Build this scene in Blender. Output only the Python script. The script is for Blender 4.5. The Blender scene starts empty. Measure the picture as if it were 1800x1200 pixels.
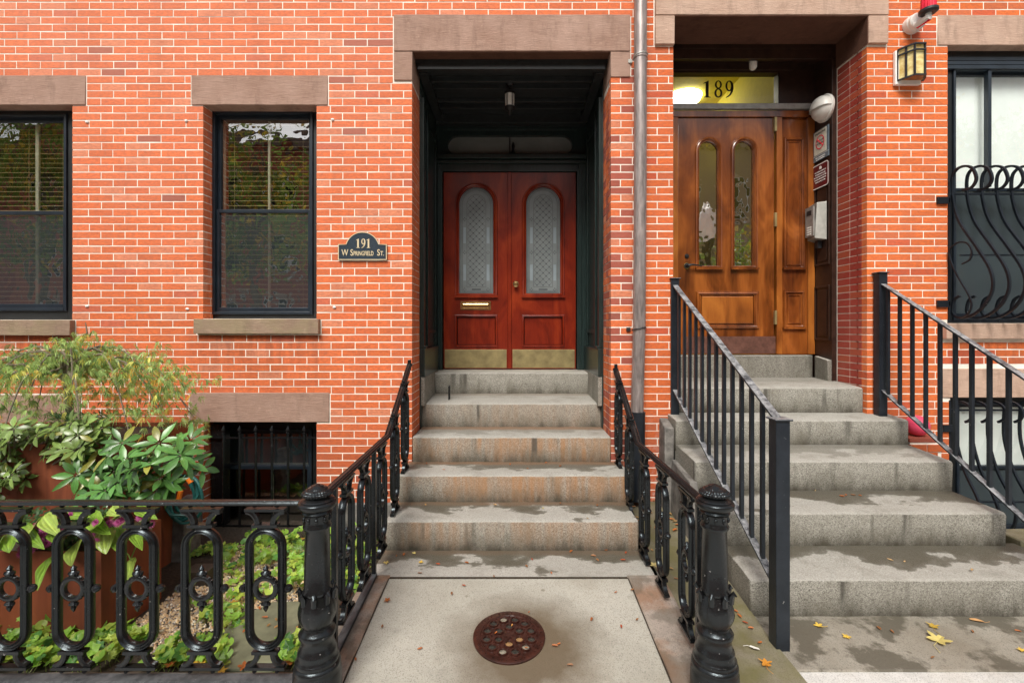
import bpy, math, random
from mathutils import Vector, Matrix, noise as mnoise
R = random.Random(7)
PI = math.pi
E = 1.62                      # height of the camera above the pavement
F = 820.0                     # focal length in photo pixels
SC = bpy.context.scene
COL = SC.collection
V = Vector

def P(px, py, y):
    s = F / (y + 4.0)
    return V(((px - 900) / s, y, E - (py - 577) / s))
def XW(px): return (px - 900) / 205.0
def ZW(py): return E - (py - 577) / 205.0
def G(px, py, z):             # point on a horizontal surface of height z
    s = (py - 577) / (E - z)
    return V(((px - 900) / s, F / s - 4.0, z))

# ------------------------------------------------------------------ materials
def newmat(name):
    m = bpy.data.materials.new(name); m.use_nodes = True
    nt = m.node_tree; b = nt.nodes['Principled BSDF']
    return m, nt, b
def nd(nt, t, **kw):
    n = nt.nodes.new(t)
    for k, v in kw.items():
        if k in n.inputs: n.inputs[k].default_value = v
        else: setattr(n, k, v)
    return n
def pos(nt): return nt.nodes.new('ShaderNodeNewGeometry').outputs['Position']
def noise(nt, scale, detail=4, rough=.6, vec=None, stretch=None, dist=0):
    n = nt.nodes.new('ShaderNodeTexNoise'); n.inputs['Scale'].default_value = scale
    n.inputs['Detail'].default_value = detail; n.inputs['Roughness'].default_value = rough
    n.inputs['Distortion'].default_value = dist
    v = vec or pos(nt)
    if stretch:
        mp = nt.nodes.new('ShaderNodeMapping'); mp.inputs['Scale'].default_value = stretch
        nt.links.new(v, mp.inputs['Vector']); v = mp.outputs[0]
    nt.links.new(v, n.inputs['Vector'])
    return n.outputs['Fac']
def ramp(nt, fac, stops):
    r = nt.nodes.new('ShaderNodeValToRGB'); el = r.color_ramp.elements
    while len(el) < len(stops): el.new(.5)
    for e, (p, c) in zip(el, stops):
        e.position = p; e.color = (c[0], c[1], c[2], 1) if not isinstance(c, (int, float)) else (c, c, c, 1)
    nt.links.new(fac, r.inputs['Fac']); return r.outputs['Color']
def mix(nt, fac, a, b, mode='MIX'):
    n = nt.nodes.new('ShaderNodeMix'); n.data_type = 'RGBA'; n.blend_type = mode; n.clamp_factor = True
    for s, v in ((0, fac), (6, a), (7, b)):
        if isinstance(v, (int, float)): n.inputs[s].default_value = v if s == 0 else (v, v, v, 1)
        elif isinstance(v, (tuple, list)): n.inputs[s].default_value = (v[0], v[1], v[2], 1)
        else: nt.links.new(v, n.inputs[s])
    return n.outputs[2]
def mth(nt, op, a, b=None, c=None, clamp=False):
    n = nt.nodes.new('ShaderNodeMath'); n.operation = op; n.use_clamp = clamp
    for i, v in enumerate((a, b, c)):
        if v is None: continue
        if isinstance(v, (int, float)): n.inputs[i].default_value = v
        else: nt.links.new(v, n.inputs[i])
    return n.outputs[0]
def bump(nt, b, h, strength=.4, dist=.004):
    n = nt.nodes.new('ShaderNodeBump'); n.inputs['Strength'].default_value = strength
    n.inputs['Distance'].default_value = dist
    nt.links.new(h, n.inputs['Height']); nt.links.new(n.outputs[0], b.inputs['Normal'])
def attr(nt, name='Col'):
    n = nt.nodes.new('ShaderNodeAttribute'); n.attribute_name = name; return n.outputs['Color']
def sepxyz(nt, v=None):
    n = nt.nodes.new('ShaderNodeSeparateXYZ'); nt.links.new(v or pos(nt), n.inputs[0]); return n.outputs
def normal(nt):
    return nt.nodes.new('ShaderNodeNewGeometry').outputs['Normal']

M = {}
def simple(name, col, rough=.6, metal=0, var=.25, scale=20, b_=.2, coat=0, spec=.5, stretch=None, dist=.003):
    m, nt, b = newmat(name)
    f = noise(nt, scale, 5, stretch=stretch)
    lo = [c * (1 - var) for c in col]; hi = [c * (1 + var) for c in col]
    c = ramp(nt, f, [(.3, lo), (.7, hi)]); nt.links.new(c, b.inputs['Base Color'])
    b.inputs['Roughness'].default_value = rough; b.inputs['Metallic'].default_value = metal
    b.inputs['Coat Weight'].default_value = coat; b.inputs['Coat Roughness'].default_value = .15
    b.inputs['Specular IOR Level'].default_value = spec
    if b_: bump(nt, b, f, b_, dist)
    M[name] = m; return m

def mat_brick():
    m, nt, b = newmat('brick')
    a = attr(nt)
    n1 = noise(nt, 26, 5, .7, stretch=(1, 1, 2.5)); n2 = noise(nt, 1.1, 4, .6)
    c = mix(nt, mth(nt, 'MULTIPLY', ramp(nt, n1, [(.40, 0), (.75, 1)]), .65), a, (.26, .085, .06))
    c = mix(nt, ramp(nt, noise(nt, 55, 3, stretch=(1, 1, 1.6)), [(.62, 0), (.8, .35)]), c, (.72, .34, .22))
    c = mix(nt, ramp(nt, n2, [(.5, 0), (.75, .22)]), c, (.60, .22, .16))
    # grime and pale bloom low on the wall
    z = sepxyz(nt)[2]
    low = mth(nt, 'MULTIPLY_ADD', z, -1.5, 1.55, clamp=True)
    c = mix(nt, mth(nt, 'MULTIPLY', low, .38), c, (.20, .045, .03))
    x = sepxyz(nt)[0]
    rt = mth(nt, 'MULTIPLY_ADD', mth(nt, 'ABSOLUTE', mth(nt, 'SUBTRACT', x, 1.35)), -1.6, .95, clamp=True)
    bloom = mth(nt, 'MULTIPLY', mth(nt, 'MULTIPLY', rt, low), ramp(nt, noise(nt, 9, 5, .7), [(.5, 0), (.62, 1)]))
    c = mix(nt, mth(nt, 'MULTIPLY', bloom, .7), c, (.62, .48, .42))
    c = mix(nt, mth(nt, 'MULTIPLY', rt, .2), c, (.36, .05, .035))
    for cx_ in (-2.17, -4.3, 4.3):
        inx = mth(nt, 'MULTIPLY_ADD', mth(nt, 'ABSOLUTE', mth(nt, 'SUBTRACT', x, cx_)), -9, 5.6, clamp=True)
        below = mth(nt, 'MULTIPLY', mth(nt, 'LESS_THAN', z, 1.6), mth(nt, 'MULTIPLY_ADD', z, 1.5, -1.4, clamp=True))
        c = mix(nt, mth(nt, 'MULTIPLY', mth(nt, 'MULTIPLY', inx, below), ramp(nt, noise(nt, 9, 5, .7, stretch=(1.3, 1, .15)), [(.4, .1), (.62, .62)])), c, (.17, .055, .035))
    upl = mth(nt, 'MULTIPLY', mth(nt, 'MULTIPLY_ADD', z, .5, -1.0, clamp=True), mth(nt, 'MULTIPLY_ADD', x, -.25, .35, clamp=True))
    c = mix(nt, mth(nt, 'MULTIPLY', upl, .24), c, (.80, .33, .22))
    # long soft weathering streaks and sooty patches
    st = ramp(nt, noise(nt, 2.6, 5, .6, stretch=(2.2, 1, .35)), [(.50, 0), (.72, .30)])
    c = mix(nt, st, c, (.42, .12, .065))
    c = mix(nt, ramp(nt, noise(nt, 3.3, 5, .65), [(.60, 0), (.78, .28)]), c, (.16, .07, .05))
    nt.links.new(c, b.inputs['Base Color']); b.inputs['Roughness'].default_value = .8
    b.inputs['Specular IOR Level'].default_value = .25
    bump(nt, b, noise(nt, 90, 6, .7), .7, .005); M['brick'] = m
def mat_stone(name, col, col2, green=0):
    m, nt, b = newmat(name)
    n1 = noise(nt, 3, 5, .6); n2 = noise(nt, 45, 5, .7, stretch=(.35, 1, 3))
    c = ramp(nt, n1, [(.3, col), (.7, col2)])
    c = mix(nt, ramp(nt, n2, [(.45, 0), (.8, .4)]), c, [v * 1.35 for v in col2])
    c = mix(nt, ramp(nt, noise(nt, 12, 4, stretch=(.5, 1, 2)), [(.55, 0), (.75, .4)]), c, [v * .62 for v in col])
    c = mix(nt, ramp(nt, noise(nt, 5, 6, .7, stretch=(1.6, 1, .5)), [(.52, 0), (.70, .5)]), c, [v * .55 for v in col])
    c = mix(nt, ramp(nt, noise(nt, 14, 5, .7), [(.60, 0), (.72, .35)]), c, [min(1, v * 1.6) for v in col2])
    if green:
        c = mix(nt, ramp(nt, noise(nt, 6, 5), [(.4, 0), (.6, green)]), c, (.22, .21, .08))
    nt.links.new(c, b.inputs['Base Color']); b.inputs['Roughness'].default_value = .85
    b.inputs['Specular IOR Level'].default_value = .25
    bump(nt, b, n2, .8, .006); M[name] = m
def mat_granite():
    """Col attribute: r = height up the riser (0..1), g = depth along the tread (0..1), b = how rusty the step is"""
    m, nt, b = newmat('granite')
    p = pos(nt)
    vo = nt.nodes.new('ShaderNodeTexVoronoi'); vo.inputs['Scale'].default_value = 210; nt.links.new(p, vo.inputs['Vector'])
    sp = nt.nodes.new('ShaderNodeSeparateColor'); nt.links.new(vo.outputs['Color'], sp.inputs[0])
    at = nt.nodes.new('ShaderNodeSeparateColor'); nt.links.new(attr(nt), at.inputs[0])
    base = ramp(nt, sp.outputs[0], [(0, (.11, .104, .088)), (.2, (.23, .22, .19)), (.6, (.33, .318, .275)), (1, (.47, .455, .40))])
    base = mix(nt, ramp(nt, noise(nt, 1.7, 5), [(.3, .5), (.7, 0)]), base, (.20, .185, .15))
    nz = sepxyz(nt, normal(nt))[2]
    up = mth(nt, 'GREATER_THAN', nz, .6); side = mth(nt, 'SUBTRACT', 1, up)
    xyz = sepxyz(nt)
    # risers: rust run-off, grime gathering towards the foot, dark drips from the nosing
    rust = ramp(nt, noise(nt, 1.9, 6, .65, stretch=(1, 1, .4)), [(.34, 0), (.52, 1)])
    streak = ramp(nt, noise(nt, 8, 4, .6, stretch=(2.4, .4, .2)), [(.34, .25), (.62, 1)])
    r1 = mth(nt, 'MULTIPLY', mth(nt, 'MULTIPLY', mth(nt, 'MULTIPLY', rust, streak), at.outputs[2]), side)
    base = mix(nt, mth(nt, 'MULTIPLY', r1, .85), base, (.36, .165, .055))
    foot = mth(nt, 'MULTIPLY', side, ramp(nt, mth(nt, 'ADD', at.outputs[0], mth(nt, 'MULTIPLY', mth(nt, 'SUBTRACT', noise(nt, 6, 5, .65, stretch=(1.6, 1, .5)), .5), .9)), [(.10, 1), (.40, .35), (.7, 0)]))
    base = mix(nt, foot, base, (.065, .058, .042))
    drip = mth(nt, 'MULTIPLY', side, ramp(nt, noise(nt, 4.2, 3, .5, stretch=(2.0, 1, .12)), [(.60, 0), (.70, .85)]))
    base = mix(nt, mth(nt, 'MULTIPLY', drip, ramp(nt, at.outputs[0], [(.2, 0), (.6, 1)])), base, (.06, .055, .045))
    # treads: water lying towards the back, dry pale nosing
    wf = mth(nt, 'ADD', mth(nt, 'MULTIPLY', noise(nt, 2.3, 6, .6, stretch=(1, 1.6, 0)), 1.0), mth(nt, 'MULTIPLY', mth(nt, 'SUBTRACT', at.outputs[1], .5), .34))
    wet = mth(nt, 'MULTIPLY', up, ramp(nt, wf, [(.49, 0), (.515, .75), (.58, 1)]))
    wet = mth(nt, 'MULTIPLY', wet, ramp(nt, xyz[2], [(.42, 1), (.8, .12)]))
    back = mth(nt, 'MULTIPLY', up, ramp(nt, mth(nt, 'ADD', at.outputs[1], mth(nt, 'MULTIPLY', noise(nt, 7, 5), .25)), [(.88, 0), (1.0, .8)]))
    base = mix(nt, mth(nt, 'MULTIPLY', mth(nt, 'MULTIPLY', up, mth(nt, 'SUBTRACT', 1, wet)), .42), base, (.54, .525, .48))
    base = mix(nt, mth(nt, 'MULTIPLY', wet, .84), base, (.085, .075, .052))
    base = mix(nt, mth(nt, 'MULTIPLY', back, at.outputs[2]), base, (.30, .15, .07))
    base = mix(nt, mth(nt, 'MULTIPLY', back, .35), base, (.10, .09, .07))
    base = mix(nt, ramp(nt, noise(nt, 5, 6, .7), [(.50, 0), (.72, .45)]), base, (.15, .135, .10))
    nt.links.new(base, b.inputs['Base Color'])
    nt.links.new(mth(nt, 'MULTIPLY_ADD', wet, -.40, .82), b.inputs['Roughness'])
    b.inputs['Specular IOR Level'].default_value = .3
    bump(nt, b, noise(nt, 95, 6, .8), 1.0, .007)
    M['granite'] = m
def mat_concrete(name, c0, c1, wetamt=0, moss=0, rustspot=None):
    m, nt, b = newmat(name)
    vo = nt.nodes.new('ShaderNodeTexVoronoi'); vo.inputs['Scale'].default_value = 260; nt.links.new(pos(nt), vo.inputs['Vector'])
    sp = nt.nodes.new('ShaderNodeSeparateColor'); nt.links.new(vo.outputs['Color'], sp.inputs[0])
    c = ramp(nt, noise(nt, 2.0, 6, .6), [(.3, c0), (.7, c1)])
    c = mix(nt, ramp(nt, sp.outputs[1], [(0, .7), (.25, .15), (1, 0)]), c, [v * .45 for v in c0])
    c = mix(nt, ramp(nt, noise(nt, 8, 5, .6), [(.52, 0), (.75, .45)]), c, [v * .6 for v in c0])
    c = mix(nt, ramp(nt, noise(nt, 1.2, 6, .7), [(.48, 0), (.66, .45)]), c, (c0[0] * .62, c0[1] * .55, c0[2] * .45))
    vs_ = nt.nodes.new('ShaderNodeTexVoronoi'); vs_.inputs['Scale'].default_value = 5.5; nt.links.new(pos(nt), vs_.inputs['Vector'])
    c = mix(nt, ramp(nt, mth(nt, 'ADD', vs_.outputs['Distance'], mth(nt, 'MULTIPLY', noise(nt, 20, 3), .08)), [(.085, .55), (.12, 0)]), c, (c0[0] * .4, c0[1] * .36, c0[2] * .28))
    if name == 'kerb_stone': c = mix(nt, ramp(nt, noise(nt, 3.1, 6, .6), [(.46, 0), (.60, .7)]), c, (.26, .125, .06))
    if wetamt:
        c = mix(nt, mth(nt, 'MULTIPLY', ramp(nt, noise(nt, 3.5, 6, .6), [(.48, 0), (.54, 1)]), wetamt), c, (.085, .074, .052))
    if moss:
        c = mix(nt, mth(nt, 'MULTIPLY', ramp(nt, noise(nt, 5, 5, .6), [(.35, 0), (.65, 1)]), moss), c, (.13, .12, .035))
    if rustspot:
        X = sepxyz(nt)
        dx = mth(nt, 'SUBTRACT', X[0], rustspot[0]); dy = mth(nt, 'SUBTRACT', X[1], rustspot[1])
        d = mth(nt, 'SQRT', mth(nt, 'ADD', mth(nt, 'MULTIPLY', dx, dx), mth(nt, 'MULTIPLY', dy, dy)))
        d = mth(nt, 'ADD', d, mth(nt, 'MULTIPLY', noise(nt, 6, 5), .28))
        c = mix(nt, ramp(nt, d, [(.35, .9), (.60, 0)]), c, (.11, .078, .042))
    nt.links.new(c, b.inputs['Base Color']); b.inputs['Roughness'].default_value = .8
    bump(nt, b, noise(nt, 110, 5, .7), .6, .004); M[name] = m
def mat_wood(name, c0, c1, c2, rough=.28, coat=.5, axis=2, scale=6):
    m, nt, b = newmat(name)
    st = [9, 9, 9]; st[axis] = .7
    f = noise(nt, scale, 6, .62, stretch=tuple(st), dist=1.2)
    st2 = [2.2, 2.2, 2.2]; st2[axis] = .8
    big = noise(nt, 1.6, 3, .5, stretch=tuple(st2), dist=1.5)
    mixf = mth(nt, 'ADD', mth(nt, 'MULTIPLY', f, .24), mth(nt, 'MULTIPLY', big, .79))
    c = ramp(nt, mixf, [(.34, c0), (.52, c1), (.70, c2)])
    nt.links.new(c, b.inputs['Base Color']); b.inputs['Roughness'].default_value = rough
    b.inputs['Coat Weight'].default_value = coat; b.inputs['Coat Roughness'].default_value = .12
    bump(nt, b, f, .12, .002); M[name] = m
def mat_chip(name, col, chip, rough=.35, amt=.66, top=0):
    m, nt, b = newmat(name)
    f = noise(nt, 45, 5, .7); c = ramp(nt, f, [(amt, 0), (amt + .03, 1)])
    c = mix(nt, c, ramp(nt, noise(nt, 9, 4), [(.3, [v * .7 for v in col]), (.7, [v * 1.35 for v in col])]), chip)
    if top:
        nz = sepxyz(nt, normal(nt))[2]
        w = mth(nt, 'MULTIPLY', mth(nt, 'GREATER_THAN', nz, .3), ramp(nt, noise(nt, 22, 6, .7), [(.38, .1), (.6, top)]))
        c = mix(nt, w, c, (.40, .41, .42))
    nt.links.new(c, b.inputs['Base Color']); b.inputs['Roughness'].default_value = rough
    b.inputs['Specular IOR Level'].default_value = .38; b.inputs['Specular Tint'].default_value = (.78, .93, 1, 1)
    bump(nt, b, noise(nt, 38, 5, .7), .5, .003); M[name] = m
def mat_leaf(name, rough=.45, trans=.25, tint=(1, 1, 1), spec=.5):
    m, nt, b = newmat(name)
    c = mix(nt, 1, attr(nt), tint, 'MULTIPLY')
    c = mix(nt, ramp(nt, noise(nt, 40, 4), [(.3, .25), (.7, 0)]), c, (.03, .05, .015))
    nt.links.new(c, b.inputs['Base Color']); b.inputs['Roughness'].default_value = rough
    b.inputs['Specular IOR Level'].default_value = spec
    tr = nt.nodes.new('ShaderNodeBsdfTranslucent'); nt.links.new(c, tr.inputs[0])
    ms = nt.nodes.new('ShaderNodeMixShader'); ms.inputs[0].default_value = trans
    nt.links.new(b.outputs[0], ms.inputs[1]); nt.links.new(tr.outputs[0], ms.inputs[2])
    nt.links.new(ms.outputs[0], nt.nodes['Material Output'].inputs[0]); M[name] = m
def mat_glass(name, tint=(.9, .95, .92), refl=1.0, dark=0.0, darkcol=(.02, .03, .04), rough=0.0, base=.0):
    m = bpy.data.materials.new(name); m.use_nodes = True; nt = m.node_tree; nt.nodes.clear()
    out = nt.nodes.new('ShaderNodeOutputMaterial')
    tp = nt.nodes.new('ShaderNodeBsdfTransparent'); tp.inputs[0].default_value = (*tint, 1)
    gl = nt.nodes.new('ShaderNodeBsdfGlossy'); gl.inputs['Roughness'].default_value = rough
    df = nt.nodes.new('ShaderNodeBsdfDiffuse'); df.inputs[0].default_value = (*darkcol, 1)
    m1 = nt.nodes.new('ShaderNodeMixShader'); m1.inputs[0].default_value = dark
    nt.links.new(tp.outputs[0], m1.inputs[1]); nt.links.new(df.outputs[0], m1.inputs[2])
    ge = nt.nodes.new('ShaderNodeNewGeometry'); dp = nt.nodes.new('ShaderNodeVectorMath'); dp.operation = 'DOT_PRODUCT'
    nt.links.new(ge.outputs['Incoming'], dp.inputs[0]); nt.links.new(ge.outputs['Normal'], dp.inputs[1])
    cs_ = mth(nt, 'ABSOLUTE', dp.outputs['Value']); fr = mth(nt, 'MULTIPLY_ADD', mth(nt, 'POWER', mth(nt, 'SUBTRACT', 1, cs_), 5), .96, .04)
    # gentle waviness of old glass
    bn = nt.nodes.new('ShaderNodeBump'); bn.inputs['Strength'].default_value = .25; bn.inputs['Distance'].default_value = .01
    nt.links.new(noise(nt, 5, 2), bn.inputs['Height']); nt.links.new(bn.outputs[0], gl.inputs['Normal'])
    k = mth(nt, 'MULTIPLY_ADD', fr, 1.3 * refl, base, clamp=True)
    m2 = nt.nodes.new('ShaderNodeMixShader'); nt.links.new(k, m2.inputs[0])
    nt.links.new(m1.outputs[0], m2.inputs[1]); nt.links.new(gl.outputs[0], m2.inputs[2])
    nt.links.new(m2.outputs[0], out.inputs[0]); M[name] = m
def mat_emit(name, col, st):
    m, nt, b = newmat(name); b.inputs['Emission Color'].default_value = (*col, 1)
    b.inputs['Emission Strength'].default_value = st; b.inputs['Base Color'].default_value = (*col, 1); M[name] = m
def mat_colattr(name, rough=.8, b_=.3, coat=0, metal=0):
    m, nt, b = newmat(name)
    c = mix(nt, ramp(nt, noise(nt, 60, 3), [(.35, .25), (.65, 0)]), attr(nt), (.10, .08, .05))
    nt.links.new(c, b.inputs['Base Color']); b.inputs['Roughness'].default_value = rough
    b.inputs['Coat Weight'].default_value = coat; b.inputs['Metallic'].default_value = metal
    bump(nt, b, noise(nt, 80, 3), b_, .003); M[name] = m

mat_brick()
simple('mortar', (.90, .84, .74), .9, var=.22, scale=6, b_=.5)
mat_stone('brownstone', (.31, .19, .140), (.42, .28, .22))
mat_stone('brownstone_light', (.44, .29, .215), (.56, .40, .31))
mat_stone('sill_stone', (.28, .19, .135), (.38, .28, .20), green=.28)
mat_granite()
mat_stone('shaded_brownstone', (.085, .038, .024), (.13, .060, .038))  # darkened copy of the lintel stone, underside shade put into its colour
mat_concrete('path_concrete', (.36, .345, .29), (.49, .475, .415), rustspot=(.06, -1.66))
mat_concrete('kerb_stone', (.30, .25, .21), (.40, .35, .30), wetamt=.5)
mat_concrete('strip_concrete', (.20, .18, .12), (.30, .27, .21), wetamt=.4, moss=.75)
mat_concrete('landing_stone', (.24, .215, .17), (.38, .355, .30), wetamt=.85)
mat_concrete('sidewalk', (.58, .57, .54), (.74, .73, .70), wetamt=.1)
mat_concrete('sandstone_slab', (.28, .20, .165), (.36, .27, .22), wetamt=.45)
simple('foundation', (.17, .16, .145), .9, var=.5, scale=14, b_=.9, dist=.012)
simple('asphalt', (.05, .05, .05), .9, var=.3, scale=80, b_=.5)
simple('soil', (.045, .032, .020), .95, var=.5, scale=50, b_=.9, dist=.02)
mat_chip('iron', (.010, .010, .0105), (.30, .29, .28), rough=.20, amt=.672)
M['iron'].node_tree.nodes['Principled BSDF'].inputs['Coat Weight'].default_value = 0; M['iron'].node_tree.nodes['Principled BSDF'].inputs['Specular IOR Level'].default_value = .45
mat_chip('rail_paint', (.016, .019, .025), (.42, .42, .42), rough=.33, amt=.69, top=.85)
mat_chip('guard_paint', (.012, .015, .020), (.35, .36, .36), rough=.42, amt=.69)
M['guard_paint'].node_tree.nodes['Principled BSDF'].inputs['Specular IOR Level'].default_value = .22
mat_chip('dusty_iron', (.014, .016, .019), (.30, .30, .30), rough=.45, amt=.69, top=.22)
M['dusty_iron'].node_tree.nodes['Principled BSDF'].inputs['Specular IOR Level'].default_value = .2
simple('frame_paint', (.016, .024, .034), .3, var=.3, scale=8, b_=.1)
simple('casing_paint', (.008, .010, .011), .5, var=.3, scale=12, b_=.2)
simple('green_black', (.017, .030, .028), .28, var=.35, scale=10, b_=.1, stretch=(6, 6, .5))
simple('ceiling_paint', (.024, .027, .027), .28, var=.3)
simple('cream', (.62, .56, .44), .5, var=.1)
simple('blind', (.50, .36, .19), .45, var=.12)
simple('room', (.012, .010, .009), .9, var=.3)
simple('sidelite_dark', (.030, .014, .009), .38, var=.4, scale=14, b_=.2)
mat_wood('mahogany', (.10, .008, .003), (.20, .018, .005), (.30, .036, .008), rough=.26, coat=.4)
mat_wood('oak_door', (.070, .017, .004), (.19, .050, .009), (.36, .110, .020), rough=.25, coat=.6, scale=2.4)
mat_wood('oak_bright', (.15, .04, .007), (.30, .09, .015), (.44, .15, .025), rough=.3, coat=.4)
mat_wood('corten', (.13, .032, .013), (.22, .056, .020), (.31, .088, .030), rough=.75, coat=0, scale=2.2)
simple('brass_dull', (.42, .35, .17), .42, metal=.75, var=.3, scale=9, b_=.1)
simple('brass', (.75, .58, .26), .22, metal=1, var=.1, scale=9, b_=.05)
simple('kick_bronze', (.16, .075, .055), .42, metal=.35, var=.35, scale=20)
simple('white_plastic', (.72, .71, .66), .4, var=.05, b_=0)
simple('grey_metal', (.42, .42, .38), .4, metal=.5, var=.12)
simple('white_paint', (.85, .84, .80), .5, var=.06)
simple('aluminium', (.30, .29, .27), .45, metal=.3, var=.2)
simple('pipe', (.31, .265, .25), .42, metal=.45, var=.4, scale=9, stretch=(4, 4, .7), b_=.25)
simple('boot_iron', (.010, .014, .020), .4, var=.3)
simple('red_plastic', (.75, .01, .04), .2, var=.2)
simple('dark_plastic', (.02, .02, .022), .4)
simple('maroon', (.12, .008, .012), .4)
simple('sign_blue', (.13, .17, .20), .45)
simple('sign_cream', (.62, .60, .50), .5)
simple('plaque', (.018, .034, .050), .4, var=.3, scale=60, b_=.4)
simple('gold_paint', (.72, .60, .38), .4, var=.1)
simple('black_paint', (.008, .008, .008), .4)
simple('teal_hose', (.02, .13, .12), .35, var=.3)
simple('orange_plastic', (.85, .20, .01), .4)
simple('bark', (.20, .17, .12), .9, var=.4, scale=30, b_=.8, stretch=(3, 3, .5))
simple('amber_bottom', (.36, .13, .02), .3, var=.6, scale=25)
simple('amber_glass', (.78, .58, .16), .3, var=.2, scale=12)
simple('yellow_wall', (.80, .68, .10), .7, var=.08)
simple('yellow_wall2', (.92, .78, .08), .7, var=.05)
simple('pink_ball', (.80, .08, .16), .3, var=.1)
simple('shade_cloth', (.86, .95, .90), .8, var=.06, scale=4)
simple('screen_dark', (.030, .040, .044), .5, var=.2, scale=5)
simple('rust_iron', (.038, .012, .008), .28, var=.55, scale=25, b_=.5)
simple('etch_dark', (.065, .075, .08), .5)
simple('etched_glass', (.205, .235, .235), .32, var=.2, scale=4)
simple('etched_bright', (.28, .34, .37), .35, var=.1, scale=4)
simple('transom_frost', (.20, .215, .20), .25, var=.2, scale=2)
simple('flagstone', (.20, .21, .13), .8, var=.35, scale=7, b_=.6)
simple('copper_box', (.05, .04, .03), .5)
mat_leaf('leaf', .42, .38); mat_leaf('leaf_glossy', .27, .12); mat_leaf('petal', .6, .3); mat_leaf('dry_leaf', .6, .15)
mat_colattr('gravel', .5, .3)
mat_colattr('far_brick', .9, .3)
mat_glass('window_glass', refl=1.2, base=.34)
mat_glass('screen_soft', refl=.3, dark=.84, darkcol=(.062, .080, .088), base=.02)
mat_glass('shade_soft', tint=(1, 1, 1), refl=.8, base=.08)
mat_glass('screen_glass', refl=1.15, dark=.62, darkcol=(.050, .066, .074), base=.30)
mat_glass('door_glass', tint=(.8, .8, .62), refl=1.6, base=.64, dark=.12, darkcol=(.25, .23, .10))
mat_glass('clear_glass', tint=(.95, .95, .9), refl=.35)
mat_glass('shade_glass', tint=(.9, .97, .93), refl=1.2, base=.03)
mat_emit('lamp_glow', (1, .97, .85), 10)
m, nt, b = newmat('lantern_amber'); M['lantern_amber'] = m
nt.links.new(ramp(nt, noise(nt, 18, 5), [(.3, (.50, .30, .05)), (.6, (.78, .66, .30))]), b.inputs['Base Color'])
nt.links.new(ramp(nt, noise(nt, 18, 5), [(.3, (.50, .30, .05)), (.6, (.78, .66, .30))]), b.inputs['Emission Color'])
b.inputs['Emission Strength'].default_value = .12; b.inputs['Roughness'].default_value = .25

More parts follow.
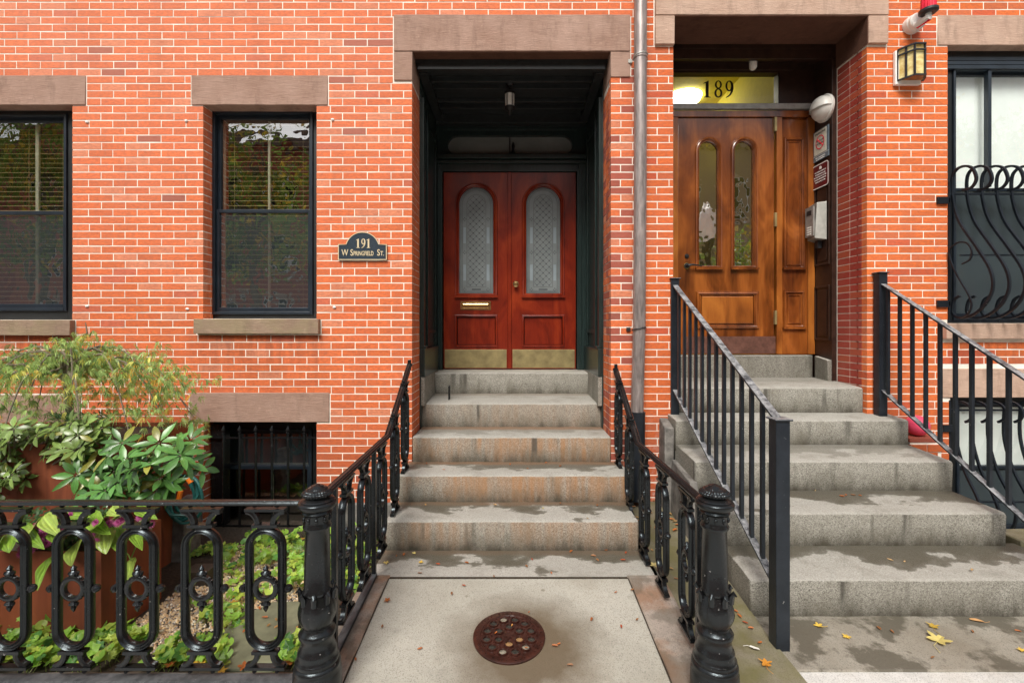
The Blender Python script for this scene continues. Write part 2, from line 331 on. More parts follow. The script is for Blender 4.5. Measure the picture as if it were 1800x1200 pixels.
# ------------------------------------------------------------------ mesh builder
class MB:
    def __init__(s, *mats):
        s.v = []; s.f = []; s.c = []; s.mi = []; s.sm = []; s.mats = list(mats) or ['iron']; s.m = 0; s.col = (1, 1, 1); s.smooth = True
    def add(s, vs, fs):
        o = len(s.v); s.v += [tuple(p) for p in vs]
        for f in fs:
            s.f.append([i + o for i in f]); s.c.append(s.col); s.mi.append(s.m); s.sm.append(s.smooth)
    def box(s, x0, x1, y0, y1, z0, z1, back=True):
        vs = [(x0, y0, z0), (x1, y0, z0), (x1, y1, z0), (x0, y1, z0), (x0, y0, z1), (x1, y0, z1), (x1, y1, z1), (x0, y1, z1)]
        fs = [(0, 1, 5, 4), (1, 2, 6, 5), (3, 0, 4, 7), (4, 5, 6, 7), (3, 2, 1, 0)]
        if back: fs.append((2, 3, 7, 6))
        s.add(vs, fs); return s
    def quad(s, *p): s.add(p, [tuple(range(len(p)))]); return s
    def prism(s, prof, x0, x1, n=1, jit=0, zj=0):
        """profile of (y,z) points swept along x; n slices; jitter"""
        k = len(prof); vs = []
        for i in range(n + 1):
            x = x0 + (x1 - x0) * i / n
            for j, (y, z) in enumerate(prof):
                dy = jit * (mnoise.noise(V((x * 9, y * 5, z * 7))) * 1.0 + .5 * mnoise.noise(V((x * 31, y * 5, z * 7))))
                dz = jit * .8 * mnoise.noise(V((x * 8 + 40, y * 5, z * 7)))
                ex = jit * 1.5 * mnoise.noise(V((x, y * 9, z * 9))) if i in (0, n) else 0
                vs.append((x + ex, y + dy, z + dz))
        fs = []
        for i in range(n):
            for j in range(k):
                a = i * k + j; b = i * k + (j + 1) % k
                fs.append((a, b, b + k, a + k))
        fs.append(tuple(range(k - 1, -1, -1))); fs.append(tuple(n * k + j for j in range(k)))
        s.add(vs, fs); return s
    def lathe(s, prof, c=(0, 0, 0), n=24, flute=None, axis='z', cap=True):
        """profile of (h, r) about a vertical axis through c"""
        vs = []
        for i, (h, r) in enumerate(prof):
            for j in range(n):
                a = 2 * PI * j / n; rr = r
                if flute: rr = r * flute(h, a)
                p = (rr * math.cos(a), rr * math.sin(a), h)
                if axis == 'y': p = (p[0], -h, p[1])
                elif axis == 'x': p = (h, p[1], p[0])
                vs.append((c[0] + p[0], c[1] + p[1], c[2] + p[2]))
        fs = []
        for i in range(len(prof) - 1):
            for j in range(n):
                a = i * n + j; b = i * n + (j + 1) % n
                fs.append((a, b, b + n, a + n))
        if cap:
            fs.append(tuple(range(n - 1, -1, -1))); fs.append(tuple((len(prof) - 1) * n + j for j in range(n)))
        s.add(vs, fs); return s
    def sweep(s, path, prof, up, closed=False, caps=True):
        """sweep a closed cross-section (a across, b along 'up') along path; 'up' fixed"""
        path = [V(p) for p in path]; up = V(up).normalized(); n = len(path); k = len(prof); vs = []
        for i in range(n):
            if closed: t0 = path[i] - path[i - 1]; t1 = path[(i + 1) % n] - path[i]
            else:
                t0 = path[i] - path[max(i - 1, 0)]; t1 = path[min(i + 1, n - 1)] - path[i]
            if t0.length < 1e-9: t0 = t1
            if t1.length < 1e-9: t1 = t0
            t0 = t0.normalized(); t1 = t1.normalized(); t = (t0 + t1)
            t = t.normalized() if t.length > 1e-6 else t1
            side = t.cross(up).normalized(); up2 = side.cross(t).normalized()
            cs = max(.35, t.dot(t1))
            for a, b in prof: vs.append(path[i] + side * (a / cs) + up2 * b)
        fs = []
        for i in range(n if closed else n - 1):
            i2 = (i + 1) % n
            for j in range(k):
                j2 = (j + 1) % k; fs.append((i * k + j, i * k + j2, i2 * k + j2, i2 * k + j))
        if not closed and caps:
            fs.append(tuple(range(k - 1, -1, -1))); fs.append(tuple((n - 1) * k + j for j in range(k)))
        s.add(vs, fs); return s
    def tube(s, path, r, n=8, closed=False):
        path = [V(p) for p in path]; N = len(path); rs = r if isinstance(r, (list, tuple)) else [r] * N
        t = (path[1] - path[0]).normalized(); ref = V((0, 0, 1)) if abs(t.z) < .9 else V((1, 0, 0))
        u = t.cross(ref).normalized(); vs = []
        for i in range(N):
            a = path[max(i - 1, 0)]; b = path[min(i + 1, N - 1)]
            if closed: a = path[i - 1]; b = path[(i + 1) % N]
            t = (b - a).normalized(); u = (u - t * u.dot(t)); u = u.normalized() if u.length > 1e-6 else t.orthogonal().normalized()
            w = t.cross(u)
            for j in range(n):
                an = 2 * PI * j / n; vs.append(path[i] + (u * math.cos(an) + w * math.sin(an)) * rs[i])
        fs = []
        for i in range(N if closed else N - 1):
            i2 = (i + 1) % N
            for j in range(n):
                j2 = (j + 1) % n; fs.append((i * n + j, i * n + j2, i2 * n + j2, i2 * n + j))
        if not closed: fs.append(tuple(range(n - 1, -1, -1))); fs.append(tuple((N - 1) * n + j for j in range(n)))
        s.add(vs, fs); return s
    def ball(s, c, r, n=10, sq=(1, 1, 1)):
        k = n // 2 + 1; vs = [(c[0], c[1], c[2] - r * sq[2])]; 
        for i in range(1, k):
            ph = PI * i / k - PI / 2
            for j in range(n):
                a = 2 * PI * j / n
                vs.append((c[0] + r * sq[0] * math.cos(ph) * math.cos(a), c[1] + r * sq[1] * math.cos(ph) * math.sin(a), c[2] + r * sq[2] * math.sin(ph)))
        vs.append((c[0], c[1], c[2] + r * sq[2])); fs = []; L = len(vs) - 1
        for j in range(n):
            fs.append((0, 1 + (j + 1) % n, 1 + j)); fs.append((L, L - n + j, L - n + (j + 1) % n))
        for i in range(k - 2):
            for j in range(n):
                a = 1 + i * n + j; b = 1 + i * n + (j + 1) % n; fs.append((a, b, b + n, a + n))
        s.add(vs, fs); return s
    def plate(s, loops, y0, y1, bevel=0.0):
        """flat plate facing -Y, outline loops of (x,z) with holes, from y0 (front) to y1"""
        cu = bpy.data.curves.new('tmp', 'CURVE'); cu.dimensions = '2D'; cu.fill_mode = 'BOTH'
        cu.extrude = (y1 - y0) / 2; cu.bevel_depth = bevel; cu.bevel_resolution = 1; cu.offset = -bevel
        for lp in loops:
            sp = cu.splines.new('POLY'); sp.points.add(len(lp) - 1); sp.use_cyclic_u = True
            for p, q in zip(sp.points, lp): p.co = (q[0], q[1], 0, 1)
        s.curve(cu, lambda p: (p[0], (y0 + y1) / 2 - p[2], p[1])); return s
    def curve(s, cu, fn):
        ob = bpy.data.objects.new('tmp', cu); COL.objects.link(ob)
        dg = bpy.context.evaluated_depsgraph_get(); dg.update()
        me = bpy.data.meshes.new_from_object(ob.evaluated_get(dg))
        sm = s.smooth; s.smooth = False
        s.add([fn(v.co) for v in me.vertices], [tuple(p.vertices) for p in me.polygons]); s.smooth = sm
        bpy.data.objects.remove(ob); bpy.data.curves.remove(cu); bpy.data.meshes.remove(me)
    def text(s, body, size, fn, extrude=.001, align='CENTER', xs=1.0, bold=0, small=False):
        cu = bpy.data.curves.new('tmp', 'FONT'); cu.body = body; cu.size = size; cu.extrude = extrude; cu.align_x = align
        cu.offset = bold; cu.resolution_u = 4
        cu.small_caps_scale = .72
        if small:
            for ch, fm in zip(body, cu.body_format):
                if ch.islower(): fm.use_small_caps = True
        s.curve(cu, lambda p: fn(p[0] * xs, p[1], p[2]))
    def build(s, name, parent=None, origin=None, bevel=0, seg=2, angle=35, recalc=False):
        me = bpy.data.meshes.new(name)
        if parent is not None and origin is None: origin = ORG.get(parent.name, V((0, 0, 0)))
        if origin is None:
            xs = [p[0] for p in s.v]; ys = [p[1] for p in s.v]; zs = [p[2] for p in s.v]
            origin = V(((min(xs) + max(xs)) / 2, (min(ys) + max(ys)) / 2, min(zs)))
        origin = V(origin)
        me.from_pydata([(p[0] - origin.x, p[1] - origin.y, p[2] - origin.z) for p in s.v], [], s.f)
        for k in s.mats: me.materials.append(M[k])
        me.polygons.foreach_set('material_index', s.mi)
        ca = me.color_attributes.new('Col', 'FLOAT_COLOR', 'CORNER'); data = []
        for f, c in zip(s.f, s.c): data += [c[0], c[1], c[2], 1.0] * len(f)
        ca.data.foreach_set('color', data)
        me.polygons.foreach_set('use_smooth', s.sm)
        me.update(); me.validate()
        if any(s.sm): me.set_sharp_from_angle(angle=math.radians(angle))
        ob = bpy.data.objects.new(name, me); COL.objects.link(ob)
        if parent is not None:
            ob.parent = parent
        else: ob.location = origin
        ORG[ob.name] = origin
        if bevel:
            md = ob.modifiers.new('bevel', 'BEVEL'); md.width = bevel; md.segments = seg; md.limit_method = 'ANGLE'; md.angle_limit = math.radians(40)
        return ob
ORG = {}
def thing(name, label, cat, loc, group=None):
    o = bpy.data.objects.new(name, None); COL.objects.link(o); o.location = loc; o.empty_display_size = .1
    ORG[o.name] = V(loc); o['label'] = label; o['category'] = cat
    if group: o['group'] = group
    return o
def tag(o, label, cat, group=None, kind=None):
    o['label'] = label; o['category'] = cat
    if group: o['group'] = group
    if kind: o['kind'] = kind
    return o
def struct(o): o['kind'] = 'structure'; return o
def dup(root, loc, label=None, rotz=None):
    def cp(o, par):
        c = o.copy(); COL.objects.link(c); c.parent = par
        for ch in [x for x in o.children]: cp(ch, c)
        return c
    r = cp(root, root.parent); r.location = loc
    if rotz is not None: r.rotation_euler = (0, 0, rotz)
    if label: r['label'] = label
    return r

# outline helpers --------------------------------------------------
def rect(x0, x1, z0, z1): return [(x0, z0), (x1, z0), (x1, z1), (x0, z1)]
def arch(x0, x1, z0, z1, n=16, inset=0):
    x0 += inset; x1 -= inset; z0 += inset; z1 -= inset
    r = (x1 - x0) / 2; cx = (x0 + x1) / 2; cz = z1 - r
    return [(x0, z0), (x1, z0)] + [(cx + r * math.cos(a), cz + r * math.sin(a)) for a in [PI * i / n for i in range(n + 1)]]
def stadium(cx, cz, hw, hh, n=14):
    r = hw; out = []
    for i in range(n + 1): a = PI * i / n; out.append((cx + r * math.cos(a), cz + hh - r + r * math.sin(a)))
    for i in range(n + 1): a = PI + PI * i / n; out.append((cx + r * math.cos(a), cz - hh + r + r * math.sin(a)))
    return out
def circ(cx, cz, r, n=20): return [(cx + r * math.cos(2 * PI * i / n), cz + r * math.sin(2 * PI * i / n)) for i in range(n)]
def at_y(loop, y): return [V((x, y, z)) for x, z in loop]
def mould(mb, loop, y, w=.02, h=.012, closed=True):
    """raised moulding run round a loop in a plane facing -Y; w = width, h = how proud"""
    prof = [(-w / 2, 0), (-w / 2, h * .45), (-w * .2, h), (w * .1, h * .75), (w * .3, h * .85), (w / 2, h * .2), (w / 2, 0)]
    prof = [(a, b) for a, b in prof]
    mb.sweep(at_y(loop, y), prof, (0, -1, 0), closed=closed)

def ribbon(pts, ws):
    """outline of a stroke of varying width"""
    L = []; Rr = []
    for i in range(len(pts)):
        a = pts[max(i - 1, 0)]; b = pts[min(i + 1, len(pts) - 1)]
        t = V((b[0] - a[0], b[1] - a[1])).normalized(); n = V((-t.y, t.x)); w = ws[i] / 2
        L.append((pts[i][0] + n.x * w, pts[i][1] + n.y * w)); Rr.append((pts[i][0] - n.x * w, pts[i][1] - n.y * w))
    return L + Rr[::-1]
def digit(d):
    """serif digit in a box about .5 wide, 1 high; list of loops"""
    if d == '1':
        return [[(.19, .06), (.08, .03), (.08, 0), (.49, 0), (.49, .03), (.37, .06), (.37, 1), (.33, 1), (.06, .86), (.07, .82), (.19, .86)]]
    if d == '8':
        return [[(.29 + .235 * math.cos(a), .27 + .28 * math.sin(a)) for a in [2 * PI * i / 28 for i in range(28)]],
                [(.29 +   .115 * math.cos(a), .27 + .205 * math.sin(a)) for a in [2 * PI * i / 24 for i in range(24)]],
                [(.29 + .205 * math.cos(a), .765 + .25 * math.sin(a)) for a in [2 * PI * i / 28 for i in range(28)]],
                [(.29 + .095 * math.cos(a), .775 + .185 * math.sin(a)) for a in [2 * PI * i / 24 for i in range(24)]]]
    ring = [(.29 + .235 * math.cos(a), .69 + .32 * math.sin(a)) for a in [2 * PI * i / 30 for i in range(30)]]
    hole = [(.27 + .105 * math.cos(a), .70 + .25 * math.sin(a)) for a in [2 * PI * i / 24 for i in range(24)]]
    tail = ribbon([(.47, .72), (.47, .55), (.43, .36), (.34, .19), (.22, .07), (.08, .0)], [.11, .12, .115, .10, .075, .03])
    return [ring, hole, tail]
def digits(mb, txt, x, z, h, y, depth=.003, step=.56, wid=.85):
    for i, d in enumerate(txt):
        loops = digit(d)
        groups = [loops[:2], loops[2:]] if d in '89' else [loops]
        for k, g in enumerate(groups):
            mb.plate([[(x + (i * step + a) * h * wid, z + b * h) for a, b in lp] for lp in g], y - depth - k * .0006, y)
# ================================================================== FACADES
CH = .0633; TOPZ = 6.48; Z133 = ZW(133)
SPLIT = 1.095
def course_z(k): return Z133 + k * CH
# real openings (x0,x1,z0,z1) in metres
def op(a, b, c, d): return (XW(a), XW(b), ZW(d), ZW(c))
O191 = {'w0': op(-72, 128, 185, 562), 'w1': op(357, 557, 185, 560), 'b0': op(-72, 120, 745, 937), 'b1': op(358, 557, 741, 937),
        'door': (XW(724), XW(1074), -.2, ZW(91))}
O189 = {'door': (XW(1183), XW(1524), -.2, ZW(31)), 'w3': op(1665, 1925, 80, 568), 'b3': op(1670, 1925, 698, 937)}
S191 = [op(-134, 152, 133, 185), op(337, 577, 133, 185), op(-100, 133, 562, 590), op(346, 564, 560, 587),
        op(-134, 143, 693, 745), op(333, 580, 689, 741)]
S191big = [op(692, 1108, 27, 92), op(692, 724, 92, 143), op(1074, 1108, 92, 137)]
S189 = [op(1647, 1965, 27, 80), op(1655, 1965, 568, 596), op(1655, 1965, 647, 698)]
S189big = [op(1150, 1558, -60, 31), op(1150, 1183, 31, 82), op(1524, 1558, 31, 80)]

def brick_color(x, z, right=False, reveal=False):
    q = mnoise.noise(V((x * .9, z * 1.6, 3.1))); u = R.random(); g = R.uniform(.90, 1.10)
    if right:
        cs = (.78, .180, .042)
        if u < .05: cs = (.64, .12, .045)
        elif u > .9: cs = (.66, .17, .06)
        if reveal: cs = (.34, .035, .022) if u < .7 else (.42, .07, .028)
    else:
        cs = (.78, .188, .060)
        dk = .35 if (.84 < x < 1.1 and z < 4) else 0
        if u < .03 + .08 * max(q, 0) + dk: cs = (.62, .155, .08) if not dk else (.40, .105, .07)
        elif u < .30: cs = (.75, .175, .058)
        elif u > .88: cs = (.76, .27, .14)
        if u < .004 + .012 * max(q, 0): cs = (.36, .12, .085)
    return tuple(c * g for c in cs)

def brick_front(mb, x0, x1, z0, opens, stones, right):
    ex = opens + stones; k0 = int(math.floor((z0 - Z133) / CH)); k1 = int((TOPZ - Z133) / CH)
    Lb = .2073
    for k in range(k0, k1):
        za = course_z(k); zb = za + CH - .0094; zm = (za + zb) / 2
        iv = [(x0, x1)]
        for (a, b, c, d) in ex:
            if c - .004 < zm < d + .004:
                real = (a, b, c, d) in opens
                g = -.002 if real else .007
                nv = []
                for (p, q) in iv:
                    if b <= p or a >= q: nv.append((p, q)); continue
                    if a - g > p: nv.append((p, a - g))
                    if b + g < q: nv.append((b + g, q))
                iv = nv
        ph = (.5 if k % 2 else 0) * Lb + .003 * math.sin(k * 1.7)
        for (p, q) in iv:
            if q - p < .02: continue
            cuts = [p]; i = math.ceil((p - ph) / Lb - .001)
            while ph + i * Lb < q - .035:
                c = ph + i * Lb
                if c > p + .05: cuts.append(c + R.uniform(-.004, .004))
                i += 1
            cuts.append(q)
            for a, b in zip(cuts, cuts[1:]):
                aa = a + (.0042 if a != p else 0); bb = b - (.0042 if b != q else 0)
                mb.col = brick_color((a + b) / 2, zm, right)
                y = -.0018 + R.uniform(-.0010, .0008)
                wz = .0022 * mnoise.noise(V((a * 1.3, k * 3.7, 0))); wz2 = .0022 * mnoise.noise(V((b * 1.3, k * 3.7, 0)))
                c1, c2, c3, c4 = [R.uniform(-.0012, .0012) for _ in range(4)]
                vs = [(aa, y, za + wz + c1), (bb, y, za + wz2 + c2), (bb, y, zb + wz2 + c3), (aa, y, zb + wz + c4)]
                bk = [(v[0], .06, v[2]) for v in vs]
                mb.add(vs + bk, [(0, 1, 2, 3), (1, 0, 4, 5), (2, 1, 5, 6), (3, 2, 6, 7), (0, 3, 7, 4)])

def brick_reveal(mb, x, side, y0, y1, z0, z1, right=False):
    """side=+1: face looks to +x ; -1 looks to -x"""
    k0 = int(math.floor((z0 - Z133) / CH)); k1 = int(math.ceil((z1 - Z133) / CH))
    for k in range(k0, k1):
        za = course_z(k); zb = za + CH - .0085
        if zb > z1 + .005: continue
        cuts = [y0, .10, .20 if k % 2 else .15, y1] if k % 2 else [y0, .2, y1]
        cuts = sorted(set([c for c in cuts if y0 <= c <= y1]))
        for a, b in zip(cuts, cuts[1:]):
            if b - a < .02: continue
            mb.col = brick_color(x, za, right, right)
            aa = a + (.004 if a != y0 else -.003); bb = b - .004
            xo = x + side * (.0035 + R.uniform(-.001, .001)); xi = x - side * .02
            lo, hi = min(xo, xi), max(xo, xi)
            mb.box(lo, hi, aa, bb, za, zb)

def mortar_front(mb, x0, x1, z0, z1, opens, depth):
    xs = sorted(set([x0, x1] + [v for o in opens for v in o[:2]])); zs = sorted(set([z0, z1] + [v for o in opens for v in o[2:]]))
    xs = [x for x in xs if x0 <= x <= x1]; zs = [z for z in zs if z0 <= z <= z1]
    for a, b in zip(xs, xs[1:]):
        for c, d in zip(zs, zs[1:]):
            xm = (a + b) / 2; zm = (c + d) / 2
            if any(o[0] < xm < o[1] and o[2] < zm < o[3] for o in opens): continue
            mb.quad((a, 0, c), (b, 0, c), (b, 0, d), (a, 0, d))
    for (a, b, c, d) in opens:
        mb.quad((a, 0, c), (a, 0, d), (a, depth, d), (a, depth, c)); mb.quad((b, 0, d), (b, 0, c), (b, depth, c), (b, depth, d))
        mb.quad((a, 0, d), (b, 0, d), (b, depth, d), (a, depth, d)); mb.quad((a, 0, c), (a, depth, c), (b, depth, c), (b, 0, c))

def shell(mb, x0, x1, y0, y1, z0, z1):
    mb.quad((x0, y1, z0), (x1, y1, z0), (x1, y1, z1), (x0, y1, z1)); mb.quad((x0, y0, z0), (x0, y1, z0), (x0, y1, z1), (x0, y0, z1))
    mb.quad((x1, y0, z0), (x1, y1, z0), (x1, y1, z1), (x1, y0, z1)); mb.quad((x0, y0, z1), (x1, y0, z1), (x1, y1, z1), (x0, y1, z1))

H191 = thing('brick_house', 'orange red brick town house with brownstone lintels and recessed red double door', 'house', (-2.2, .3, 0))
H189 = thing('brick_house', 'deeper orange brick town house right of the downspout with varnished wooden door numbered 189', 'house', (3.3, .3, 0))
XL, XR = -7.6, 7.6
# ---- brick skins
op1 = list(O191.values()); op2 = list(O189.values())
mb = MB('brick', 'mortar'); mb.smooth = False
brick_front(mb, XL, SPLIT, -.2, op1, S191 + S191big, False)
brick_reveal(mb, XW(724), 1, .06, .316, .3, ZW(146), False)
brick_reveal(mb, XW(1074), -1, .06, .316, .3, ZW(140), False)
for k in ('w0', 'w1', 'b0', 'b1'):
    o = O191[k]; brick_reveal(mb, o[0], 1, .06, .13, o[2], o[3]); brick_reveal(mb, o[1], -1, .06, .13, o[2], o[3])
mb.m = 1; mortar_front(mb, XL, SPLIT, -.25, TOPZ, op1, .12)
for s, x in ((1, XW(724)), (-1, XW(1074))):
    mb.quad((x, .1, -.2), (x, .33, -.2), (x, .33, ZW(91)), (x, .1, ZW(91)))
mb.build('wall', H191)
mb = MB('brick', 'mortar'); mb.smooth = False
brick_front(mb, SPLIT + .006, XR, -.2, op2, S189 + S189big, True)
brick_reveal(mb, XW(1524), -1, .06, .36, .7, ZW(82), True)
for k in ('w3', 'b3'):
    o = O189[k]; brick_reveal(mb, o[0], 1, .06, .13, o[2], o[3], True)
mb.m = 1; mortar_front(mb, SPLIT, XR, -.25, TOPZ, op2, .12)
for x in (XW(1524), XW(1183)): mb.quad((x, .1, -.2), (x, .38, -.2), (x, .38, ZW(31)), (x, .1, ZW(31)))
# brick footing beside the right-hand steps (carries the pink ball)
for k in range(-52, -43):
    za = course_z(k)
    if za + CH > E - .895: continue
    for i in range(2):
        a = 3.235 + i * .14 - (k % 2) * .05
        mb.m = 0; mb.col = tuple(c * .75 for c in brick_color(a, za, True)); mb.box(max(a, 3.23), min(a + .132, 3.50), -.215 + R.uniform(-.002, .002), -.004, za, za + CH - .008)
mb.m = 1; mb.box(3.238, 3.49, -.208, -.001, -.2, E - .925)
mb.m = 0; mb.col = (.30, .08, .05); mb.box(3.23, 3.50, -.214, -.004, E - .924, E - .895)
mb.build('wall', H189)
for (a, b, par) in ((XL, SPLIT - .001, H191), (SPLIT + .001, XR, H189)):
    m_ = MB('room'); m_.smooth = False; shell(m_, a, b, .02, 3.4, -.25, TOPZ); m_.build('rear_wall', par)
# ---- stone trim
def slab(mb, o, y=-.012, d=.14, j=.0025):
    g = .003
    prof = [(y, o[2] + g), (y, o[3] - g), (d, o[3] - g), (d, o[2] + g)]
    mb.prism(prof, o[0] + g, o[1] - g, n=max(2, int((o[1] - o[0]) / .05)), jit=j)
for i, o in enumerate(S191):
    sill = i in (2, 3)
    mb = MB('sill_stone' if sill else 'brownstone'); slab(mb, o if sill else (o[0], o[1], o[2] - .005, o[3]), -.05 if sill else -.010, .165 if sill else .13)
    mb.build('sill' if sill else 'lintel', H191, bevel=.004)
for i, o in enumerate(S189):
    mb = MB('brownstone_light'); slab(mb, o if i == 1 else (o[0], o[1], o[2] - .005, o[3]), -.045 if i == 1 else -.008, .165 if i == 1 else .13); mb.build('sill' if i == 1 else 'lintel', H189, bevel=.004)
mb = MB('brownstone'); slab(mb, S191big[0], -.014, .105, .002)
for i, o in enumerate(S191big[1:]): slab(mb, (o[0] - (.008 if i else 0), o[1] + (0 if i else .008), o[2], o[3]), -.0125, .316, .002)
mb.build('door_lintel', H191, bevel=.004)
mb = MB('brownstone_light')
slab(mb, (S189big[0][0], S189big[0][1], S189big[0][2], S189big[0][3]), -.032, .375, .002)
for i, o in enumerate(S189big[1:]): slab(mb, (o[0] - (.009 if i else 0), o[1] + (0 if i else .009), o[2], o[3] + .001), -.030, .371, .002)
mb.build('door_lintel', H189, bevel=.005)
mb = MB('shaded_brownstone'); mb.smooth = False; mb.box(XW(1183) - .0, XW(1524) - .001, -.026, .366, ZW(31) - .006, ZW(31) + .01); mb.box(XW(1524) - .0135, XW(1524) - .0065, -.022, .366, ZW(80) + .003, ZW(31) - .007); mb.build('soffit_shade', H189)  # added thin panels, hood and haunch shade painted in as dark brown
mb = MB('shaded_brownstone'); mb.smooth = False; mb.box(XW(724) + .009, XW(1074) - .009, -.008, .1, ZW(92) - .004, ZW(92) + .01); mb.build('soffit_shade', H191)  # added panel, shade under the lintel carried by its dark colour
# foundations
for a, b in ((XL, -4.8), (XW(122), XW(356)), (XW(559), -.90), ):
    mb = MB('foundation'); mb.prism([(-.03, -.3), (-.03, .12), (.05, .14), (.05, -.3)], a, b, n=12, jit=.012)
    mb.build('foundation', H191, bevel=.01)
for a, b in ((.96, 1.3), (3.25, 3.72)):
    mb = MB('foundation'); mb.prism([(-.035, -.3), (-.035, .08), (.05, .10), (.05, -.3)], a, b, n=4, jit=.012)
    mb.build('foundation', H189, bevel=.01)

# ---- sash windows
def win(par, px0, px1, py0, py1, y, meet, upper, lower, frame=.045, blinds=True, kind='std', label=None):
    """px rectangle of the sash frame on plane y"""
    a = P(px0, py1, y); b = P(px1, py0, y); x0, z0, x1, z1 = a.x, a.z, b.x, b.z
    zm = P(0, meet, y).z
    fr = MB('casing_paint', 'frame_paint'); fr.smooth = False
    o = {'w0': O191['w0'], 'w1': O191['w1'], 'b0': O191['b0'], 'b1': O191['b1'], 'w3': O189['w3'], 'b3': O189['b3']}[kind]
    # brick-mould casing filling the opening round the sashes
    for q in ((o[0] + .0045, x0, o[2] + .001, o[3] - .001), (x1, o[1] - .0045, o[2] + .001, o[3] - .001), (x0, x1, z1, o[3] - .001), (x0, x1, o[2] + .001, z0)):
        if q[1] - q[0] > .003 and q[3] - q[2] > .003: fr.box(q[0], q[1], y - .03, y + .1, q[2], q[3])
    fr.m = 1
    t = frame
    fr.box(x0 + .002, x0 + t * .55, y - .045, y + .03, z0, z1); fr.box(x1 - t * .55, x1 - .002, y - .045, y + .03, z0, z1)
    fr.box(x0 + t * .55, x1 - t * .55, y - .045, y + .03, z1 - t * .55, z1 - .002); fr.box(x0 + t * .55, x1 - t * .55, y - .050, y + .03, z0 + .002, z0 + t * .6)
    w = fr.build('window', par, bevel=.003)
    if label: w['label'] = label
    ix0, ix1, iz0, iz1 = x0 + t * .55, x1 - t * .55, z0 + t * .6, z1 - t * .55
    for nm, c, d, yy, g in (('upper_sash', zm - .005, iz1, y + .0, upper), ('lower_sash', iz0, zm + .015, y - .022, lower)):
        s_ = MB('frame_paint'); s_.smooth = False; r = t * .62
        s_.box(ix0 + .001, ix0 + r, yy, yy + .03, c, d); s_.box(ix1 - r, ix1 - .001, yy, yy + .03, c, d)
        s_.box(ix0 + r, ix1 - r, yy, yy + .03, d - r * (1 if nm == 'upper_sash' else 1.1), d); s_.box(ix0 + r, ix1 - r, yy - .002, yy + .03, c, c + r * (1.3 if nm == 'lower_sash' else .7))
        s_.build(nm, w, bevel=.0025)
        gl = MB(g); gl.smooth = False; gl.quad((ix0 + r * .5, yy + .016, c + r * .4), (ix1 - r * .5, yy + .016, c + r * .4), (ix1 - r * .5, yy + .016, d - r * .4), (ix0 + r * .5, yy + .016, d - r * .4)); gl.build('pane', w)
    return w, (ix0, ix1, iz0, iz1, zm)
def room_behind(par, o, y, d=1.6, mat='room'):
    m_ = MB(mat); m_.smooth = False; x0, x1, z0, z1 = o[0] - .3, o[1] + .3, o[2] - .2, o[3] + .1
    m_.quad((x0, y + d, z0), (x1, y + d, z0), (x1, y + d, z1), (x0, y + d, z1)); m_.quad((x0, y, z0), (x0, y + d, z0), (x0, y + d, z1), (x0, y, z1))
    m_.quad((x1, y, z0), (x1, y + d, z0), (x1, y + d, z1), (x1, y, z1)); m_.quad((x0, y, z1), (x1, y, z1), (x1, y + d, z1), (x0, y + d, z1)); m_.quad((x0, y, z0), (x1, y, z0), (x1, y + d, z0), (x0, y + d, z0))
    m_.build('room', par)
def blinds(w, ix0, ix1, z0, z1, y, n, mat='blind'):
    m_ = MB(mat); m_.smooth = False
    for i in range(n):
        z = z0 + (z1 - z0) * (i + .5) / n
        m_.add([(ix0, y - .010, z - .0015), (ix1, y - .010, z - .0015), (ix1, y + .012, z + .0075), (ix0, y + .012, z + .0075),
                (ix0, y - .010, z + .001), (ix1, y - .010, z + .001), (ix1, y + .012, z + .0095), (ix0, y + .012, z + .0095)],
               [(0, 1, 2, 3), (7, 6, 5, 4), (0, 4, 5, 1), (3, 2, 6, 7)])
    for x in (ix0 + .12, (ix0 + ix1) / 2 + .02, ix1 - .12): m_.box(x, x + .002, y - .011, y - .009, z0, z1)
    m_.build('blind', w)
w1, (a, b, c, d, zm) = win(H191, 378, 553.5, 199, 553, .16, 372, 'window_glass', 'screen_glass', kind='w1', label='sash window beside the house number plaque')
blinds(w1, a - .01, b + .01, c, d - .05, .235, 38)
m_ = MB('cream'); m_.smooth = False
for px in (395.5, 474.5):
    q = P(px, 300, .22).x; m_.box(q - .010, q + .010, .205, .222, c, d - .03)
q = P(395, 213, .22); m_.box(q.x - .01, b, .205, .222, d - .065, d - .048)
m_.build('inner_frame', w1)
room_behind(w1, O191['w1'], .28)
w0, (a, b, c, d, zm) = win(H191, -58, 125, 204, 547, .13, 375, 'window_glass', 'screen_glass', kind='w0', label='sash window above the laceleaf maple')
blinds(w0, a - .01, b + .01, c, d - .05, .205, 38)
m_ = MB('cream'); m_.smooth = False
for px in (68,):
    q = P(px, 300, .19).x; m_.box(q - .014, q + .014, .175, .192, c, d - .03)
m_.build('inner_frame', w0); room_behind(w0, O191['w0'], .25)
# basement window behind its bars
for kk, pr in (('b1', (372, 552, 752, 928)), ('b0', (-58, 112, 756, 928))):
    wb, (a, b, c, d, zm) = win(H191, *pr, .20, 820, 'screen_glass', 'window_glass', kind=kk, label='small basement window behind iron bars' if kk == 'b1' else None)
    room_behind(wb, O191[kk], .32)
    if kk == 'b1':
        m_ = MB('cream'); m_.smooth = False
        for px in (396, 480):
            q = P(px, 840, .25).x; m_.box(q - .006, q + .006, .245, .255, c, zm)
        m_.box(P(392, 0, .25).x, b, .245, .255, zm + .01, zm + .022); m_.build('inner_frame', wb)
